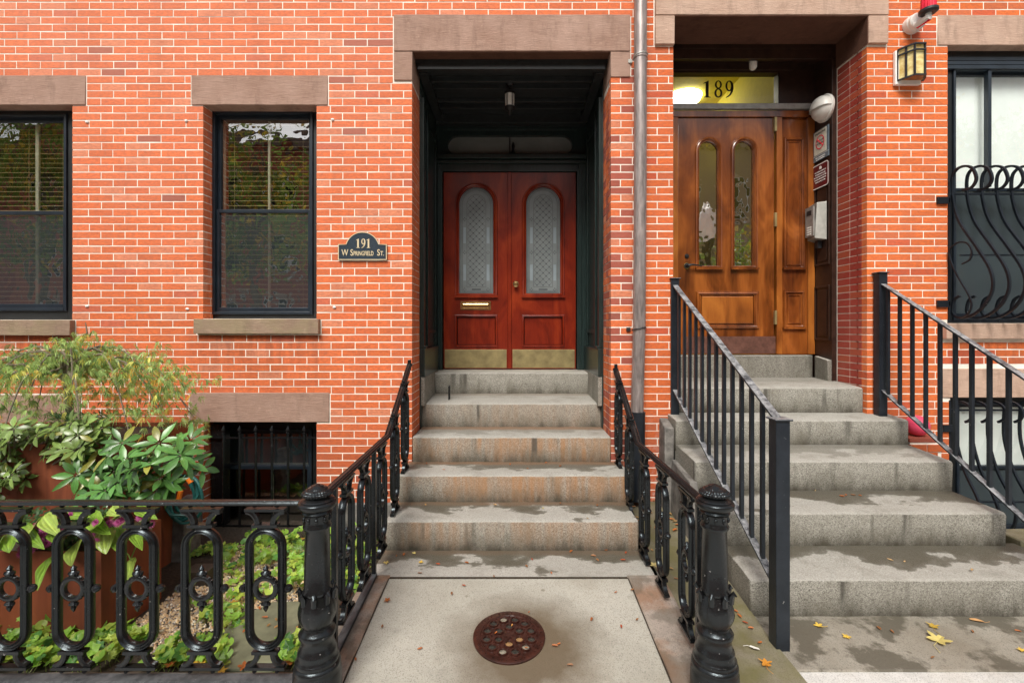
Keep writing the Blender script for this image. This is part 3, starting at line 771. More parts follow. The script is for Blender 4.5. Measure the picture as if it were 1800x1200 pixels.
# window guard with spear points
gd = thing('window_guard', 'black iron guard with seven spearheaded bars over the small basement window', 'window guard', (XW(457), .05, ZW(931)))
m_ = MB('iron'); m_.smooth = False; m_.box(XW(359), XW(556), .045, .058, ZW(773), ZW(770)); m_.box(XW(359), XW(556), .045, .058, ZW(931), ZW(927)); m_.box(XW(362), XW(386), .07, .15, ZW(930), ZW(748)); m_.build('crossbar', gd)
for i in range(6):
    x = XW(388 + i * 28.6); m_ = MB('iron')
    m_.tube([(x, .04, ZW(929)), (x, .04, ZW(765))], .0105, 6)
    m_.lathe([(0, .006), (.006, .016), (.014, .016), (.02, .007), (.028, .010), (.034, .018), (.05, .015), (.075, .003), (.08, .001)], (x, .04, ZW(765)), 8); m_.build('bar', gd)

# ---- right-hand windows of 189
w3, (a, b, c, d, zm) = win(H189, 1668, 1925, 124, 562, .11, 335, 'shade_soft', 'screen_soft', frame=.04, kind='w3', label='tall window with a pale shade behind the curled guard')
m_ = MB('shade_cloth'); m_.smooth = False; m_.box(a, b, .17, .176, zm, d); m_.build('shade', w3)
m_ = MB('frame_paint'); m_.smooth = False
q = P(1733, 200, .10).x; m_.box(q - .014, q + .014, .065, .105, zm + .02, d)
for i in range(4): m_.box(O189['w3'][0] + .01, 5.0, .05 + i * .012, .09, d + .005 + i * .042, d + .035 + i * .042)
m_.build('mullion', w3)
m_ = MB('screen_dark'); m_.smooth = False; q = P(1718, 450, .14).x; m_.box(q - .02, q + .02, .13, .15, c, zm); m_.build('inner_frame', w3)
room_behind(w3, O189['w3'], .24)
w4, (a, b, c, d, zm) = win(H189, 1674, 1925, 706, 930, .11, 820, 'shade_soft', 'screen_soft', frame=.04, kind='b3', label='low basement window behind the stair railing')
m_ = MB('shade_cloth'); m_.smooth = False; m_.box(a, b, .17, .176, zm, d); m_.build('shade', w4)
room_behind(w4, O189['b3'], .24)
# belly guard bars: protrusion (towards the street) and height of the curled bars
def guard(name, label, top, s0, pts, xs, bars, xbase, cat='window guard'):
    t = thing(name, label, cat, (xbase, -.15, bars[0]))
    for x in xs:
        m_ = MB('guard_paint')
        path = []
        for i in range(len(pts) - 1):
            pass
        P_ = [V((x, -p, z)) for p, z in pts]
        # Catmull-Rom
        for i in range(len(P_) - 1):
            p0 = P_[max(i - 1, 0)]; p1 = P_[i]; p2 = P_[i + 1]; p3 = P_[min(i + 2, len(P_) - 1)]
            for k in range(6):
                u = k / 6; path.append(.5 * ((2 * p1) + (-p0 + p2) * u + (2 * p0 - 5 * p1 + 4 * p2 - p3) * u * u + (-p0 + 3 * p1 - 3 * p2 + p3) * u ** 3))
        path.append(P_[-1])
        w_ = .0088; m_.sweep(path, [(-w_, -w_), (w_, -w_), (w_, w_), (-w_, w_)], (1, 0, 0)); m_.build('bar', t)
    return t
def prof_from_px(pts, X):
    out = []
    for px, py in pts:
        s = (px - 900) / X; yy = F / s - 4; out.append((-yy, E - (py - 577) / s))
    return out
gp = prof_from_px([(1685, 334), (1700, 330), (1709, 315), (1703, 297), (1690, 292), (1675, 298), (1667, 314), (1668, 350), (1680, 390), (1710, 435), (1733, 473), (1738, 505), (1726, 533), (1702, 554), (1680, 558), (1667, 549), (1670, 528), (1681, 520)], 3.737)
xs = [3.77 + .1275 * i for i in range(9)]
g3 = guard('window_guard', 'black curled belly shaped iron guard over the tall window at the right', 0, 0, gp, xs, (ZW(560),), 4.3)
m_ = MB('guard_paint'); m_.smooth = False
xr = 4.85
m_.box(3.71, xr, -.142, -.132, E + .60, E + .612); m_.box(3.735, 3.75, -.012, .01, ZW(566), ZW(320)); m_.box(3.74, xr, -.008, .004, ZW(566), ZW(562)); m_.box(3.74, xr, -.008, .004, ZW(343), ZW(339))
for py in (353, 534): m_.box(XW(1645), XW(1664), -.022, -.005, ZW(py + 6), ZW(py - 6)); m_.box(XW(1660), XW(1668), -.012, .02, ZW(py + 4), ZW(py - 4))
m_.build('crossbar', g3)
sc = prof_from_px([(1690, 464), (1704, 456), (1707, 440), (1698, 427), (1682, 427), (1668, 440), (1670, 458), (1684, 488), (1700, 515), (1707, 535), (1700, 552), (1684, 560)], 3.72)
m_ = MB('guard_paint'); path = []
PP = [V((3.725, -p, z)) for p, z in sc]
for i in range(len(PP) - 1):
    p0 = PP[max(i - 1, 0)]; p1 = PP[i]; p2 = PP[i + 1]; p3 = PP[min(i + 2, len(PP) - 1)]
    for k in range(6):
        u = k / 6; path.append(.5 * ((2 * p1) + (-p0 + p2) * u + (2 * p0 - 5 * p1 + 4 * p2 - p3) * u * u + (-p0 + 3 * p1 - 3 * p2 + p3) * u ** 3))
m_.sweep(path, [(-.0055, -.0055), (.0055, -.0055), (.0055, .0055), (-.0055, .0055)], (1, 0, 0)); m_.build('scroll', g3)
gp2 = [(.09, ZW(738)), (.14, ZW(730)), (.15, ZW(716)), (.10, ZW(706)), (.03, ZW(706)), (.01, ZW(722)), (.01, ZW(770)), (.08, ZW(820)), (.19, ZW(860)), (.23, ZW(885)), (.20, ZW(912)), (.12, ZW(930)), (.03, ZW(930))]
g4 = guard('window_guard', 'black curled iron guard over the basement window behind the stair railing', 0, 0, gp2, [3.80 + .137 * i for i in range(8)], (ZW(931),), 4.3)
m_ = MB('guard_paint'); m_.smooth = False
m_.box(3.74, xr, -.006, .006, ZW(934), ZW(930)); m_.box(3.76, xr, -.205, -.195, ZW(868), ZW(865)); m_.box(3.745, 3.76, -.006, .01, ZW(934), ZW(703)); m_.box(3.76, xr, -.006, .006, ZW(722), ZW(719)); m_.box(XW(1655), XW(1673), -.02, -.005, ZW(758), ZW(746))
m_.build('crossbar', g4)

# ================================================================== VESTIBULE 191
XA, XB = XW(724) + .004, XW(1074) - .004; YD = 1.256; CZ = E + 2.34
mb = MB('green_black', 'ceiling_paint'); mb.smooth = False
for s, x in ((1, XA), (-1, XB)):
    xi = x + s * .012
    mb.m = 0
    mb.box(min(x - s * .1, xi), max(x - s * .1, xi), .318, YD + .1, .7, CZ + .1)
    # pilaster strips and panel mouldings on the side walls
    for (ya, yb, pr) in ((.319, .37, .028), (.39, .41, .02), (.60, .64, .016), (YD - .18, YD - .14, .016)):
        lo, hi = sorted((xi, xi + s * pr)); mb.box(lo, hi, ya, yb, E - .43 + .25, CZ - .2)
    for (za, zb) in ((E - .05, E - .01), (CZ - .34, CZ - .30)):
        lo, hi = sorted((xi, xi + s * .014)); mb.box(lo, hi, .641, YD - .181, za, zb)
    lo, hi = sorted((xi, xi + s * .035)); mb.box(lo, hi, .3195, YD - .01, E - .45, E - .19)
    lo, hi = sorted((xi, xi + s * .045)); mb.box(lo, hi, .325, .375, E - .19, E - .165); mb.box(lo, hi, .385, .415, E - .19, E - .165)
mb.build('side_panelling', H191, bevel=.003)
mb = MB('ceiling_paint'); mb.smooth = False
mb.box(XA - .05, XB + .05, .107, YD + .1, CZ, CZ + .06)
for (ya, yb, dz) in ((.107, .16, .06), (.33, .36, .05), (.47, .53, .045), (.74, .77, .04), (.86, .90, .05), (1.10, YD, .09)):
    mb.box(XA + .02, XB - .02, ya, yb, CZ - dz, CZ)
for x in (XA + .02, XB - .10): mb.box(x, x + .08, .161, YD, CZ - .075, CZ - .001)
mb.m = 0; mb.build('ceiling', H191, bevel=.003)
def wx(px): return P(px, 0, YD).x
def wz(py): return P(0, py, YD).z
mb = MB('green_black'); mb.smooth = False
ft = CZ - .05
tz0, tz1 = wz(275), wz(241)
# door surround: wall with openings for doors and transom
def pill(x0, x1, z0, z1, n=10):
    r = (z1 - z0) / 2; cz = (z0 + z1) / 2
    return [(x1 - r + r * math.cos(a), cz + r * math.sin(a)) for a in [-PI / 2 + PI * i / n for i in range(n + 1)]] + \
           [(x0 + r + r * math.cos(a), cz + r * math.sin(a)) for a in [PI / 2 + PI * i / n for i in range(n + 1)]]
mb.plate([[(XA, .9), (wx(779), .9), (wx(779), wz(304)), (wx(1013), wz(304)), (wx(1013), .9), (XB, .9), (XB, CZ), (XA, CZ)], pill(wx(788), wx(1005), tz0, tz1)], YD - .05, YD + .06)
mb.box(wx(757), wx(776), YD - .085, YD - .051, E - .455, wz(292)); mb.box(wx(1016), wx(1036), YD - .085, YD - .051, E - .455, wz(292))
mb.box(wx(757), wx(1036), YD - .087, YD - .051, wz(291), wz(286)); mb.box(wx(752), wx(1041), YD - .13, YD - .051, wz(285), wz(278)); mb.box(wx(756), wx(1037), YD - .10, YD - .0512, wz(277.8), wz(275.5))
mb.box(wx(772), wx(779.5), YD - .10, YD - .0855, E - .455, wz(304)); mb.box(wx(1012.5), wx(1020), YD - .10, YD - .0855, E - .455, wz(304))
mb.box(wx(780), wx(1013), YD - .062, YD - .051, wz(233), wz(229))
mb.build('door_frame', H191, bevel=.003)
mb = MB('transom_frost', 'black_paint'); mb.smooth = False; mb.quad((wx(780), YD + .01, tz0 - .02), (wx(1012), YD + .01, tz0 - .02), (wx(1012), YD + .01, tz1 + .02), (wx(780), YD + .01, tz1 + .02))
mb.m = 1; mb.box(wx(895), wx(897), YD - .0, YD + .008, tz0, tz1); mb.build('transom_window', H191)
mb = MB('black_paint'); mb.lathe([(0, .03), (.05, .012), (.09, .02), (.13, .006)], (wx(902), YD - .07, tz0 + .0), 10); mb.build('latch', H191)
# door leaves
def door_arch_leaf(par, px0, px1, gx0, gx1, mats, label, slot=False, knob=False):
    x0, x1, z0, z1 = wx(px0), wx(px1), wz(647.5), wz(305)
    f = MB('mahogany'); f.smooth = False
    g = arch(wx(gx0), wx(gx1), wz(517), wz(330), 20)
    pn = rect(wx(gx0 - 5), wx(gx1 + 5), wz(607), wz(556))
    f.plate([rect(x0, x1, z0, z1), g, pn], YD - .03, YD + .02, .002)
    f.smooth = True
    mould(f, arch(wx(gx0 - 5), wx(gx1 + 5), wz(519), wz(325), 22), YD - .03, .036, .020)
    mould(f, arch(wx(gx0 - 1), wx(gx1 + 1), wz(517.5), wz(329.5), 22), YD - .026, .014, .012)
    f.smooth = False; f.box(wx(gx0 - 8), wx(gx1 + 8), YD - .062, YD - .031, wz(523.5), wz(519.5))
    f.smooth = True; mould(f, rect(wx(gx0 - 6), wx(gx1 + 6), wz(608), wz(555)), YD - .03, .026, .014)
    f.smooth = False; f.box(wx(gx0 - 3), wx(gx1 + 3), YD - .018, YD + .01, wz(605), wz(558)); 
    dr = f.build('door', par, bevel=0); dr['label'] = label
    # etched glass
    e = MB('etched_glass', 'etch_dark', 'etched_bright'); e.smooth = False
    A0, A1, B0, B1 = wx(gx0), wx(gx1), wz(517), wz(330); y = YD - .012
    e.plate([arch(A0, A1, B0, B1, 20)], y, y + .008)
    e.m = 1
    for ins, w_ in ((.012, .004), (.026, .003), (.034, .002), (.082, .003)):
        lp = arch(A0, A1, B0, B1, 16, ins); e.sweep([V((p[0], y - .001, p[1])) for p in lp], [(-w_ / 2, 0), (w_ / 2, 0), (w_ / 2, .0012), (-w_ / 2, .0012)], (0, -1, 0), closed=True)
    cx = (A0 + A1) / 2; hw = (A1 - A0) / 2 - .086; cell = hw * 2 / 3
    zt = B1 - .09; zb = B0 + .10
    def inside(x, z):
        if abs(x - cx) > hw or z < zb or z > zt: return False
        r = hw; cz = zt - r
        return z < cz or (x - cx) ** 2 + (z - cz) ** 2 < r * r
    nz = int((zt - zb) / cell) + 4
    for i in range(-4, nz * 2):
        for sg in (1, -1):
            run = None
            for k in range(0, 61):
                x = cx - hw + 2 * hw * k / 60; z = zb + i * cell / 1 + sg * (x - cx)
                ok = inside(x, z)
                if ok and run is None: run = (x, z)
                if (not ok or k == 60) and run is not None:
                    if abs(lx - run[0]) > .01:
                        n_ = V((-(lz - run[1]), lx - run[0])).normalized() * .0015
                        e.quad((run[0] + n_.x, y - .0015, run[1] + n_.y), (run[0] - n_.x, y - .0015, run[1] - n_.y), (lx - n_.x, y - .0015, lz - n_.y), (lx + n_.x, y - .0015, lz + n_.y))
                    run = None
                lx, lz = x, z
    for i in range(0, nz * 2):
        for j in range(-3, 4):
            x = cx + j * cell / 2; z = zb + i * cell / 2
            if (i + j) % 2 == 0 and inside(x, z) and inside(x + .02, z) and inside(x - .02, z):
                q = .009; e.quad((x - q, y - .0018, z), (x, y - .0018, z - q), (x + q, y - .0018, z), (x, y - .0018, z + q))
    for fz in (.10, .38, .72):
        for sx in (-1, 1):
            x = cx + sx * ((A1 - A0) / 2 - .058); z = B0 + .05 + (B1 - B0 - .1) * (fz if fz > .1 else 0)
            for dx, dz in ((0, .014), (0, -.014), (.014, 0), (-.014, 0)):
                q = .007; e.quad((x + dx - q, y - .002, z + dz), (x + dx, y - .002, z + dz - q), (x + dx + q, y - .002, z + dz), (x + dx, y - .002, z + dz + q))
            e.m = 2
            if fz < .7:
                zc = z + (B1 - B0) * .16; e.quad((x - .015, y - .0012, zc - .09), (x + .015, y - .0012, zc - .09), (x + .015, y - .0012, zc + .09), (x - .015, y - .0012, zc + .09))
            e.m = 1
    e.quad((cx - .05, y - .0012, B0 + .045), (cx + .05, y - .0012, B0 + .045), (cx + .05, y - .0012, B0 + .06), (cx - .05, y - .0012, B0 + .06))
    e.build('etched_glass', dr)
    k = MB('brass_dull'); k.smooth = False; k.box(x0 + .012, x1 - .012 - (0 if knob else .0), YD - .034, YD - .0305, wz(646), wz(614)); k.build('kick_plate', dr, bevel=.001)
    if slot:
        k = MB('brass'); k.smooth = False
        k.plate([rect(wx(810), wx(863), wz(544.5), wz(530)), rect(wx(814), wx(859), wz(541.5), wz(533.5))], YD - .040, YD - .0305, .001); k.box(wx(814), wx(859), YD - .036, YD - .031, wz(541.5), wz(533.5))
        k.smooth = True; k.tube([(wx(815), YD - .038, wz(535)), (wx(858), YD - .038, wz(535))], .008, 8); k.build('mail_slot', dr)
    if knob:
        k = MB('brass'); c = (wx(906.5), YD - .03, wz(499.5))
        k.lathe([(0, .033), (.006, .033), (.010, .014), (.035, .012), (.045, .026), (.062, .030), (.072, .022), (.075, .0)], c, 20, axis='y'); k.build('door_knob', dr)
    return dr
door_arch_leaf(H191, 780.5, 892.5, 808, 867, None, 'left red door leaf with brass mail slot', slot=True)
door_arch_leaf(H191, 899, 1011.5, 925, 984, None, 'right red door leaf with brass knob', knob=True)
mb = MB('mahogany'); mb.smooth = False; mb.box(wx(892.7), wx(898.8), YD - .048, YD + .01, wz(647.5), wz(305)); mb.build('astragal', H191, bevel=.004)
# small wall keypad and door holdback on the left casing
kp = MB('grey_metal', 'white_plastic'); kp.smooth = False; xq = XA + .05
q = P(753, 441, .9); kp.box(q.x - .02, q.x + .02, .88, .90, q.z - .065, q.z + .065); kp.m = 1; kp.box(q.x - .013, q.x + .013, .877, .88, q.z - .02, q.z + .05)
kp = kp.build('doorbell', H191, bevel=.003)
lo, hi = sorted((XA + .012, q.x - .02))
mb = MB('green_black'); mb.smooth = False; mb.box(lo, hi + .001, .86, .93, q.z - .25, q.z + .25); mb.build('doorbell_mount', H191)
# hanging lantern of 191
lt = thing('ceiling_lantern', 'small black lantern with frosted glass hanging above the red double door', 'ceiling lamp', (P(896, 143, .46).x, .46, P(0, 207, .46).z))
c = P(896, 175, .46); zt_ = CZ - .001
mb = MB('black_paint'); mb.lathe([(c.z + .075, .012), (c.z + .085, .012), (zt_ - .04, .010), (zt_ - .03, .03), (zt_, .045)], (c.x, .46, 0), 14)
mb.lathe([(c.z + .045, .052), (c.z + .06, .054), (c.z + .075, .03), (c.z + .09, .012)], (c.x, .46, 0), 16); mb.lathe([(c.z - .155, .002), (c.z - .14, .012), (c.z - .11, .018), (c.z - .095, .05), (c.z - .08, .054), (c.z - .072, .05)], (c.x, .46, 0), 16)
for i in range(6): a = PI * i / 3; mb.box(c.x + .05 * math.cos(a) - .003, c.x + .05 * math.cos(a) + .003, .46 + .05 * math.sin(a) - .003, .46 + .05 * math.sin(a) + .003, c.z - .08, c.z + .05)
mb.build('frame', lt)
mb = MB('white_plastic'); mb.lathe([(c.z - .075, .044), (c.z + .048, .046)], (c.x, .46, 0), 16); mb.build('lamp_glass', lt)

# ================================================================== VESTIBULE 189
XC, XD = XW(1183), XW(1524) - .03; Y9 = .66
def vx(px): return P(px, 0, Y9).x
def vz(py): return P(0, py, Y9).z
C9 = E + 2.62
XD = vx(1428)          # inner face of the right panelling
mb = MB('sidelite_dark'); mb.smooth = False
mb.box(XD, XD + .12, .372, Y9 + .1, .9, C9)
mb.box(XC - .12, XC - .004, .378, Y9 + .1, .9, C9)
# panels on the side wall
for (za, zb) in ((vz(597), vz(505)), (vz(470), vz(300)),):
    for q in ((.40, .415, za, zb), (.60, .615, za, zb), (.415, .60, za, za + .018), (.415, .60, zb - .018, zb)): mb.box(XD - .012, XD - .001, *q)
    mb.box(XD - .006, XD - .001, .44, .575, za + .04, zb - .04)
mb.build('side_panelling', H189, bevel=.003)
mb = MB('sidelite_dark'); mb.smooth = False; mb.box(XC - .1, XD + .1, .377, Y9 + .1, C9, C9 + .05); mb.box(XC, XD, .378, .42, C9 - .09, C9 - .001); mb.build('ceiling', H189, bevel=.003)
# frame wall: dark above, bright jambs
Z0 = vz(622)
mb = MB('sidelite_dark', 'oak_bright', 'oak_door', 'aluminium'); mb.smooth = False
gx0, gx1, gz0, gz1 = XC - .02, vx(1365), vz(184.5), vz(131)
mb.plate([rect(XC - .1, XD + .02, vz(190), C9), rect(gx0, gx1, gz0, gz1)], Y9 - .03, Y9 + .05)
mb.box(XC, vx(1390), Y9 - .06, Y9 - .031, vz(128), vz(116)); mb.box(vx(1366), vx(1369), Y9 - .04, Y9 - .031, gz0, gz1)
mb.box(XC - .1, vx(1182) - .021, Y9 - .025, Y9 + .05, Z0 - .05, vz(190) + .0)
mb.m = 3; mb.box(XC - .05, XD - .001, Y9 - .07, Y9 - .03, vz(197), vz(187.5))
mb.m = 2; mb.box(XC - .05, XD - .001, Y9 - .05, Y9 + .04, vz(209.5), vz(198.5))
mb.m = 1
mb.box(vx(1182) - .02, vx(1189.5), Y9 - .045, Y9 + .04, Z0, vz(210)); mb.box(vx(1360.5), vx(1370), Y9 - .05, Y9 + .04, Z0, vz(210)); mb.box(vx(1416), vx(1427.5), Y9 - .045, Y9 + .04, Z0, vz(210))
mb.build('door_frame', H189, bevel=.003)
mb = MB('clear_glass', 'black_paint'); mb.smooth = False
mb.quad((gx0, Y9 + .0, gz0 - .01), (gx1 + .01, Y9, gz0 - .01), (gx1 + .01, Y9, gz1 + .01), (gx0, Y9, gz1 + .01))
mb.m = 1
h = vz(143) - vz(172.5); digits(mb, '189', vx(1234.5), vz(172), h, Y9 - .001, .002, step=.645, wid=1.02)
tw = mb.build('transom_window', H189); tw['label'] = 'transom pane with the black numerals 189'
# hallway behind with lit ceiling lamp
mb = MB('yellow_wall', 'yellow_wall2'); mb.smooth = False
hx0, hx1, hy1, hz = XC - .3, vx(1372), 2.7, E + 2.95
mb.quad((hx0, Y9 + .06, hz), (hx1, Y9 + .06, hz), (hx1, hy1, hz), (hx0, hy1, hz)); mb.quad((hx0, hy1, .9), (hx1, hy1, .9), (hx1, hy1, hz), (hx0, hy1, hz))
mb.m = 1; mb.quad((hx1, Y9 + .06, .9), (hx1, hy1, .9), (hx1, hy1, hz), (hx1, Y9 + .06, hz)); mb.quad((hx0, Y9 + .06, .9), (hx0, hy1, .9), (hx0, hy1, hz), (hx0, Y9 + .06, hz)); mb.quad((hx0, Y9 + .06, 1.35), (hx1, Y9 + .06, 1.35), (hx1, hy1, 1.35), (hx0, hy1, 1.35))
mb.build('hallway', H189)
mb = MB('lamp_glow'); mb.lathe([(-.09, .02), (-.085, .12), (-.05, .2), (0, .22)], (2.19, 1.95, hz - .002), 28)
t = mb.build('hall_lamp'); tag(t, 'lit round ceiling lamp seen through the transom of door 189', 'ceiling lamp')
mb = MB('aluminium'); mb.smooth = False; mb.box(2.34, 2.62, .98, 1.2, hz - .07, hz - .002); t = mb.build('smoke_detector', bevel=.02); tag(t, 'grey box on the yellow hall ceiling behind the numerals 189', 'smoke detector')
# the door
mb = MB('oak_door'); mb.smooth = False
gl = arch(vx(1226), vx(1260), vz(468), vz(250), 18); gr = arch(vx(1288), vx(1322), vz(468), vz(250), 18); pn = rect(vx(1228), vx(1324), vz(572), vz(518))
mb.plate([rect(vx(1190), vx(1357.5), Z0, vz(210.5)), gl, gr, pn], Y9 - .03, Y9 + .02, .002)
mb.smooth = True
for a_, b_ in ((1226, 1260), (1288, 1322)):
    mould(mb, arch(vx(a_ - 4), vx(b_ + 4), vz(471), vz(245.5), 20), Y9 - .03, .030, .018); mould(mb, arch(vx(a_ - .5), vx(b_ + .5), vz(468.5), vz(249.5), 20), Y9 - .028, .010, .012)
mould(mb, rect(vx(1224), vx(1328), vz(575), vz(515)), Y9 - .03, .034, .02); mould(mb, rect(vx(1229), vx(1323), vz(571), vz(519)), Y9 - .024, .012, .012)
mb.smooth = False
for a_, b_ in ((1219, 1267), (1281, 1329)): mb.box(vx(a_), vx(b_), Y9 - .066, Y9 - .031, vz(475), vz(471.5))
d9 = mb.build('door', H189); d9['label'] = 'varnished wooden door with two slim arched panes'
mb = MB('oak_bright'); mb.smooth = False; mb.plate([rect(vx(1231), vx(1321), vz(569), vz(521))], Y9 - .03, Y9 + .0, .008); mb.box(vx(1227), vx(1325), Y9 - .014, Y9 - .002, vz(573), vz(517)); mb.build('panel', d9)
mb = MB('door_glass'); mb.smooth = False
for a_, b_ in ((1226, 1260), (1288, 1322)): mb.quad((vx(a_), Y9 - .008, vz(468)), (vx(b_), Y9 - .008, vz(468)), (vx(b_), Y9 - .008, vz(250)), (vx(a_), Y9 - .008, vz(250)))
mb.build('pane', d9)
mb = MB('kick_bronze'); mb.smooth = False; mb.box(vx(1199), vx(1360), Y9 - .033, Y9 - .0305, vz(621), vz(591)); mb.build('kick_plate', d9)
mb = MB('black_paint', 'brass'); mb.lathe([(0, .026), (.012, .026), (.014, .012), (.05, .012)], (vx(1205), Y9 - .03, vz(468)), 16, axis='y'); mb.tube([(vx(1205), Y9 - .075, vz(468)), (vx(1212), Y9 - .08, vz(467)), (vx(1222), Y9 - .075, vz(468)), (vx(1229), Y9 - .065, vz(469))], [.012, .01, .008, .006], 8)
mb.m = 1; mb.lathe([(.0, .031), (.005, .031)], (vx(1205), Y9 - .03, vz(468)), 18, axis='y'); mb.m = 0
mb.lathe([(0, .022), (.012, .02), (.014, .0)], (vx(1205), Y9 - .03, vz(451)), 14, axis='y'); mb.build('door_handle', d9)
for py in (222, 388, 558):
    mb = MB('brass_dull'); mb.smooth = False; mb.box(vx(1356.5), vx(1360.5), Y9 - .055, Y9 - .031, vz(py + 12), vz(py - 12)); mb.build('hinge', d9)
# side light panels
mb = MB('oak_door', 'oak_bright'); mb.smooth = False; mb.box(vx(1370), vx(1416), Y9 - .02, Y9 + .03, Z0, vz(210)); mb.smooth = True
mould(mb, rect(vx(1377), vx(1409), vz(471), vz(246)), Y9 - .02, .028, .018); mould(mb, rect(vx(1382), vx(1404), vz(466), vz(251)), Y9 - .02, .014, .010)
mould(mb, rect(vx(1377), vx(1410), vz(574), vz(513)), Y9 - .02, .028, .018); mould(mb, rect(vx(1383), vx(1404), vz(568), vz(519)), Y9 - .02, .014, .010)
mb.smooth = False
for q in ((1373, 1413, 475, 471), (1373, 1413, 578, 574.5)): mb.box(vx(q[0]), vx(q[1]), Y9 - .05, Y9 - .021, vz(q[2]), vz(q[3]))
mb.build('side_panel', H189, bevel=0)
# granite base under the door of 189
mb = MB('granite'); mb.col = (.45, .3, 0)
mb.prism([(.575, E - .51), (.575, E - .266), (.72, E - .264), (.72, E - .51)], XC, 2.88, n=12, jit=.003); mb.prism([(.38, E - .51), (.38, E - .30), (.574, E - .27), (.574, E - .51)], XD - .035, XD + .12, n=2, jit=.002)
mb.prism([(.60, E - .51), (.60, E - .266), (.72, E - .264), (.72, E - .51)], 2.886, XD - .036, n=2, jit=.003)
mb.build('door_sill', H189, bevel=.006)

# things on the side wall (they face left, -x): local frame u along +y, v up
def sw(px, py, off=0):      # point on the side wall plane
    X = XD - off; s = (px - 900) / X; return V((X, F / s - 4, E - (py - 577) / s))
ya, yb = .395, .648
def side_plate(mb, y0, y1, z0, z1, t0, t1): mb.box(XD - t1, XD - t0, y0, y1, z0, z1)
def side_text(mb, body, size, yc, z, off, align='CENTER', xs=1): mb.text(body, size, lambda a, b_, c: (XD - off - c, yc - a, z + b_), .0005, align, xs)
t = MB('sign_blue', 'sign_cream', 'red_plastic', 'white_paint', 'dark_plastic'); t.smooth = False
za, zb = sw(1450, 270).z, sw(1450, 228).z
za -= .0
side_plate(t, ya, yb - .01, za - .045, zb + .02, .012, .018)
t.m = 1; side_plate(t, ya + .03, yb - .045, za + .015, zb + .012, .018, .020)
t.m = 2
cy, cz = (ya + yb) / 2 - .01, (za + zb) / 2 + .01
t.sweep([V((XD - .0225, cy + .058 * math.cos(a), cz + .062 * math.sin(a))) for a in [2 * PI * i / 28 for i in range(28)]], [(-.004, 0), (.004, 0), (.004, .001), (-.004, .001)], (-1, 0, 0), closed=True)
t.tube([(XD - .0225, cy + .04, cz + .04), (XD - .0225, cy - .04, cz - .04)], .004, 4)
t.m = 4; 
for i, s_ in enumerate(('SMOKING', 'OR VAPING')): side_text(t, s_, .022, cy, cz + .012 - i * .03, .022)
side_text(t, 'SMOKE-FREE', .028, cy, cz + .082, .021)
t.m = 3; side_text(t, 'NO SMOKING', .022, cy, za - .022, .0185); side_text(t, 'IN THIS BUILDING', .015, cy, za - .038, .0185); t.box(XD - .0192, XD - .018, ya, yb - .01, za + .004, za + .007)
t = t.build('notice_sign'); tag(t, 'cream and blue no smoking notice with red circle on the dark entrance panelling', 'sign')
t = MB('maroon', 'white_paint'); t.smooth = False
za, zb = sw(1450, 327).z, sw(1450, 285).z - .005
loop = []
for cx_, cz_, a0 in ((yb - .045, zb - .02, 0), (ya + .025, zb - .02, 90), (ya + .025, za + .02, 180), (yb - .045, za + .02, 270)):
    for k in range(4): a = math.radians(a0 + k * 30); loop.append((cx_ + .02 * math.cos(a), cz_ + .02 * math.sin(a)))
t.add([(XD - .019, p, q) for p, q in loop] + [(XD - .013, p, q) for p, q in loop], [tuple(range(len(loop)))] + [(i, (i + 1) % len(loop), (i + 1) % len(loop) + len(loop), i + len(loop)) for i in range(len(loop))])
t.m = 1; t.sweep([V((XD - .0195, p, q)) for p, q in loop], [(-.004, 0), (.004, 0), (.004, .001), (-.004, .001)], (-1, 0, 0), closed=True)
cy = (ya + yb) / 2 - .01
t.box(XD - .021, XD - .0195, cy - .012, cy + .012, zb - .05, zb - .022); t.box(XD - .021, XD - .0195, cy - .02, cy - .015, zb - .05, zb - .03)
for i, s_ in enumerate(('THIS BUILDING IS MONITORED', 'NO SOLICITING NO FLYERS', 'NO TRESPASSING OR LOITERING', 'VIOLATORS WILL BE REMOVED', 'AND MAY BE PROSECUTED')): side_text(t, s_, .0155, cy, zb - .075 - i * .024, .0205, xs=.78)
t = t.build('notice_sign'); tag(t, 'maroon notice with white rim and lettering below the no smoking sign', 'sign')
# intercom
ic = thing('intercom', 'grey metal intercom box with keypad on the dark entrance panelling', 'intercom', (XD, .5, sw(1450, 425).z))
za, zb = sw(1450, 422).z, sw(1450, 356).z
t = MB('grey_metal'); t.smooth = False
t.add([(XD - .013, .43, za), (XD - .013, .64, za), (XD - .013, .64, zb), (XD - .013, .43, zb), (XD - .10, .47, za + .02), (XD - .075, .62, za + .02), (XD - .055, .62, zb - .0), (XD - .08, .47, zb)],
      [(4, 7, 6, 5), (0, 3, 7, 4), (1, 5, 6, 2), (3, 2, 6, 7), (0, 4, 5, 1)]); t.build('hood', ic, bevel=.003)
t = MB('aluminium', 'dark_plastic', 'white_plastic'); t.smooth = False
t.box(XD - .106, XD - .09, .485, .605, za + .045, zb - .03); t.m = 1; t.box(XD - .108, XD - .1062, .51, .58, zb - .11, zb - .065); t.m = 2
for i in range(4):
    for j in range(2): t.box(XD - .110, XD - .1062, .515 + j * .035, .542 + j * .035, za + .06 + i * .022, za + .075 + i * .022)
t.build('keypad', ic)
t = MB('dark_plastic'); t.smooth = False; t.box(XD - .05, XD - .013, .50, .54, za - .07, za - .001); t.build('cable_box', ic)
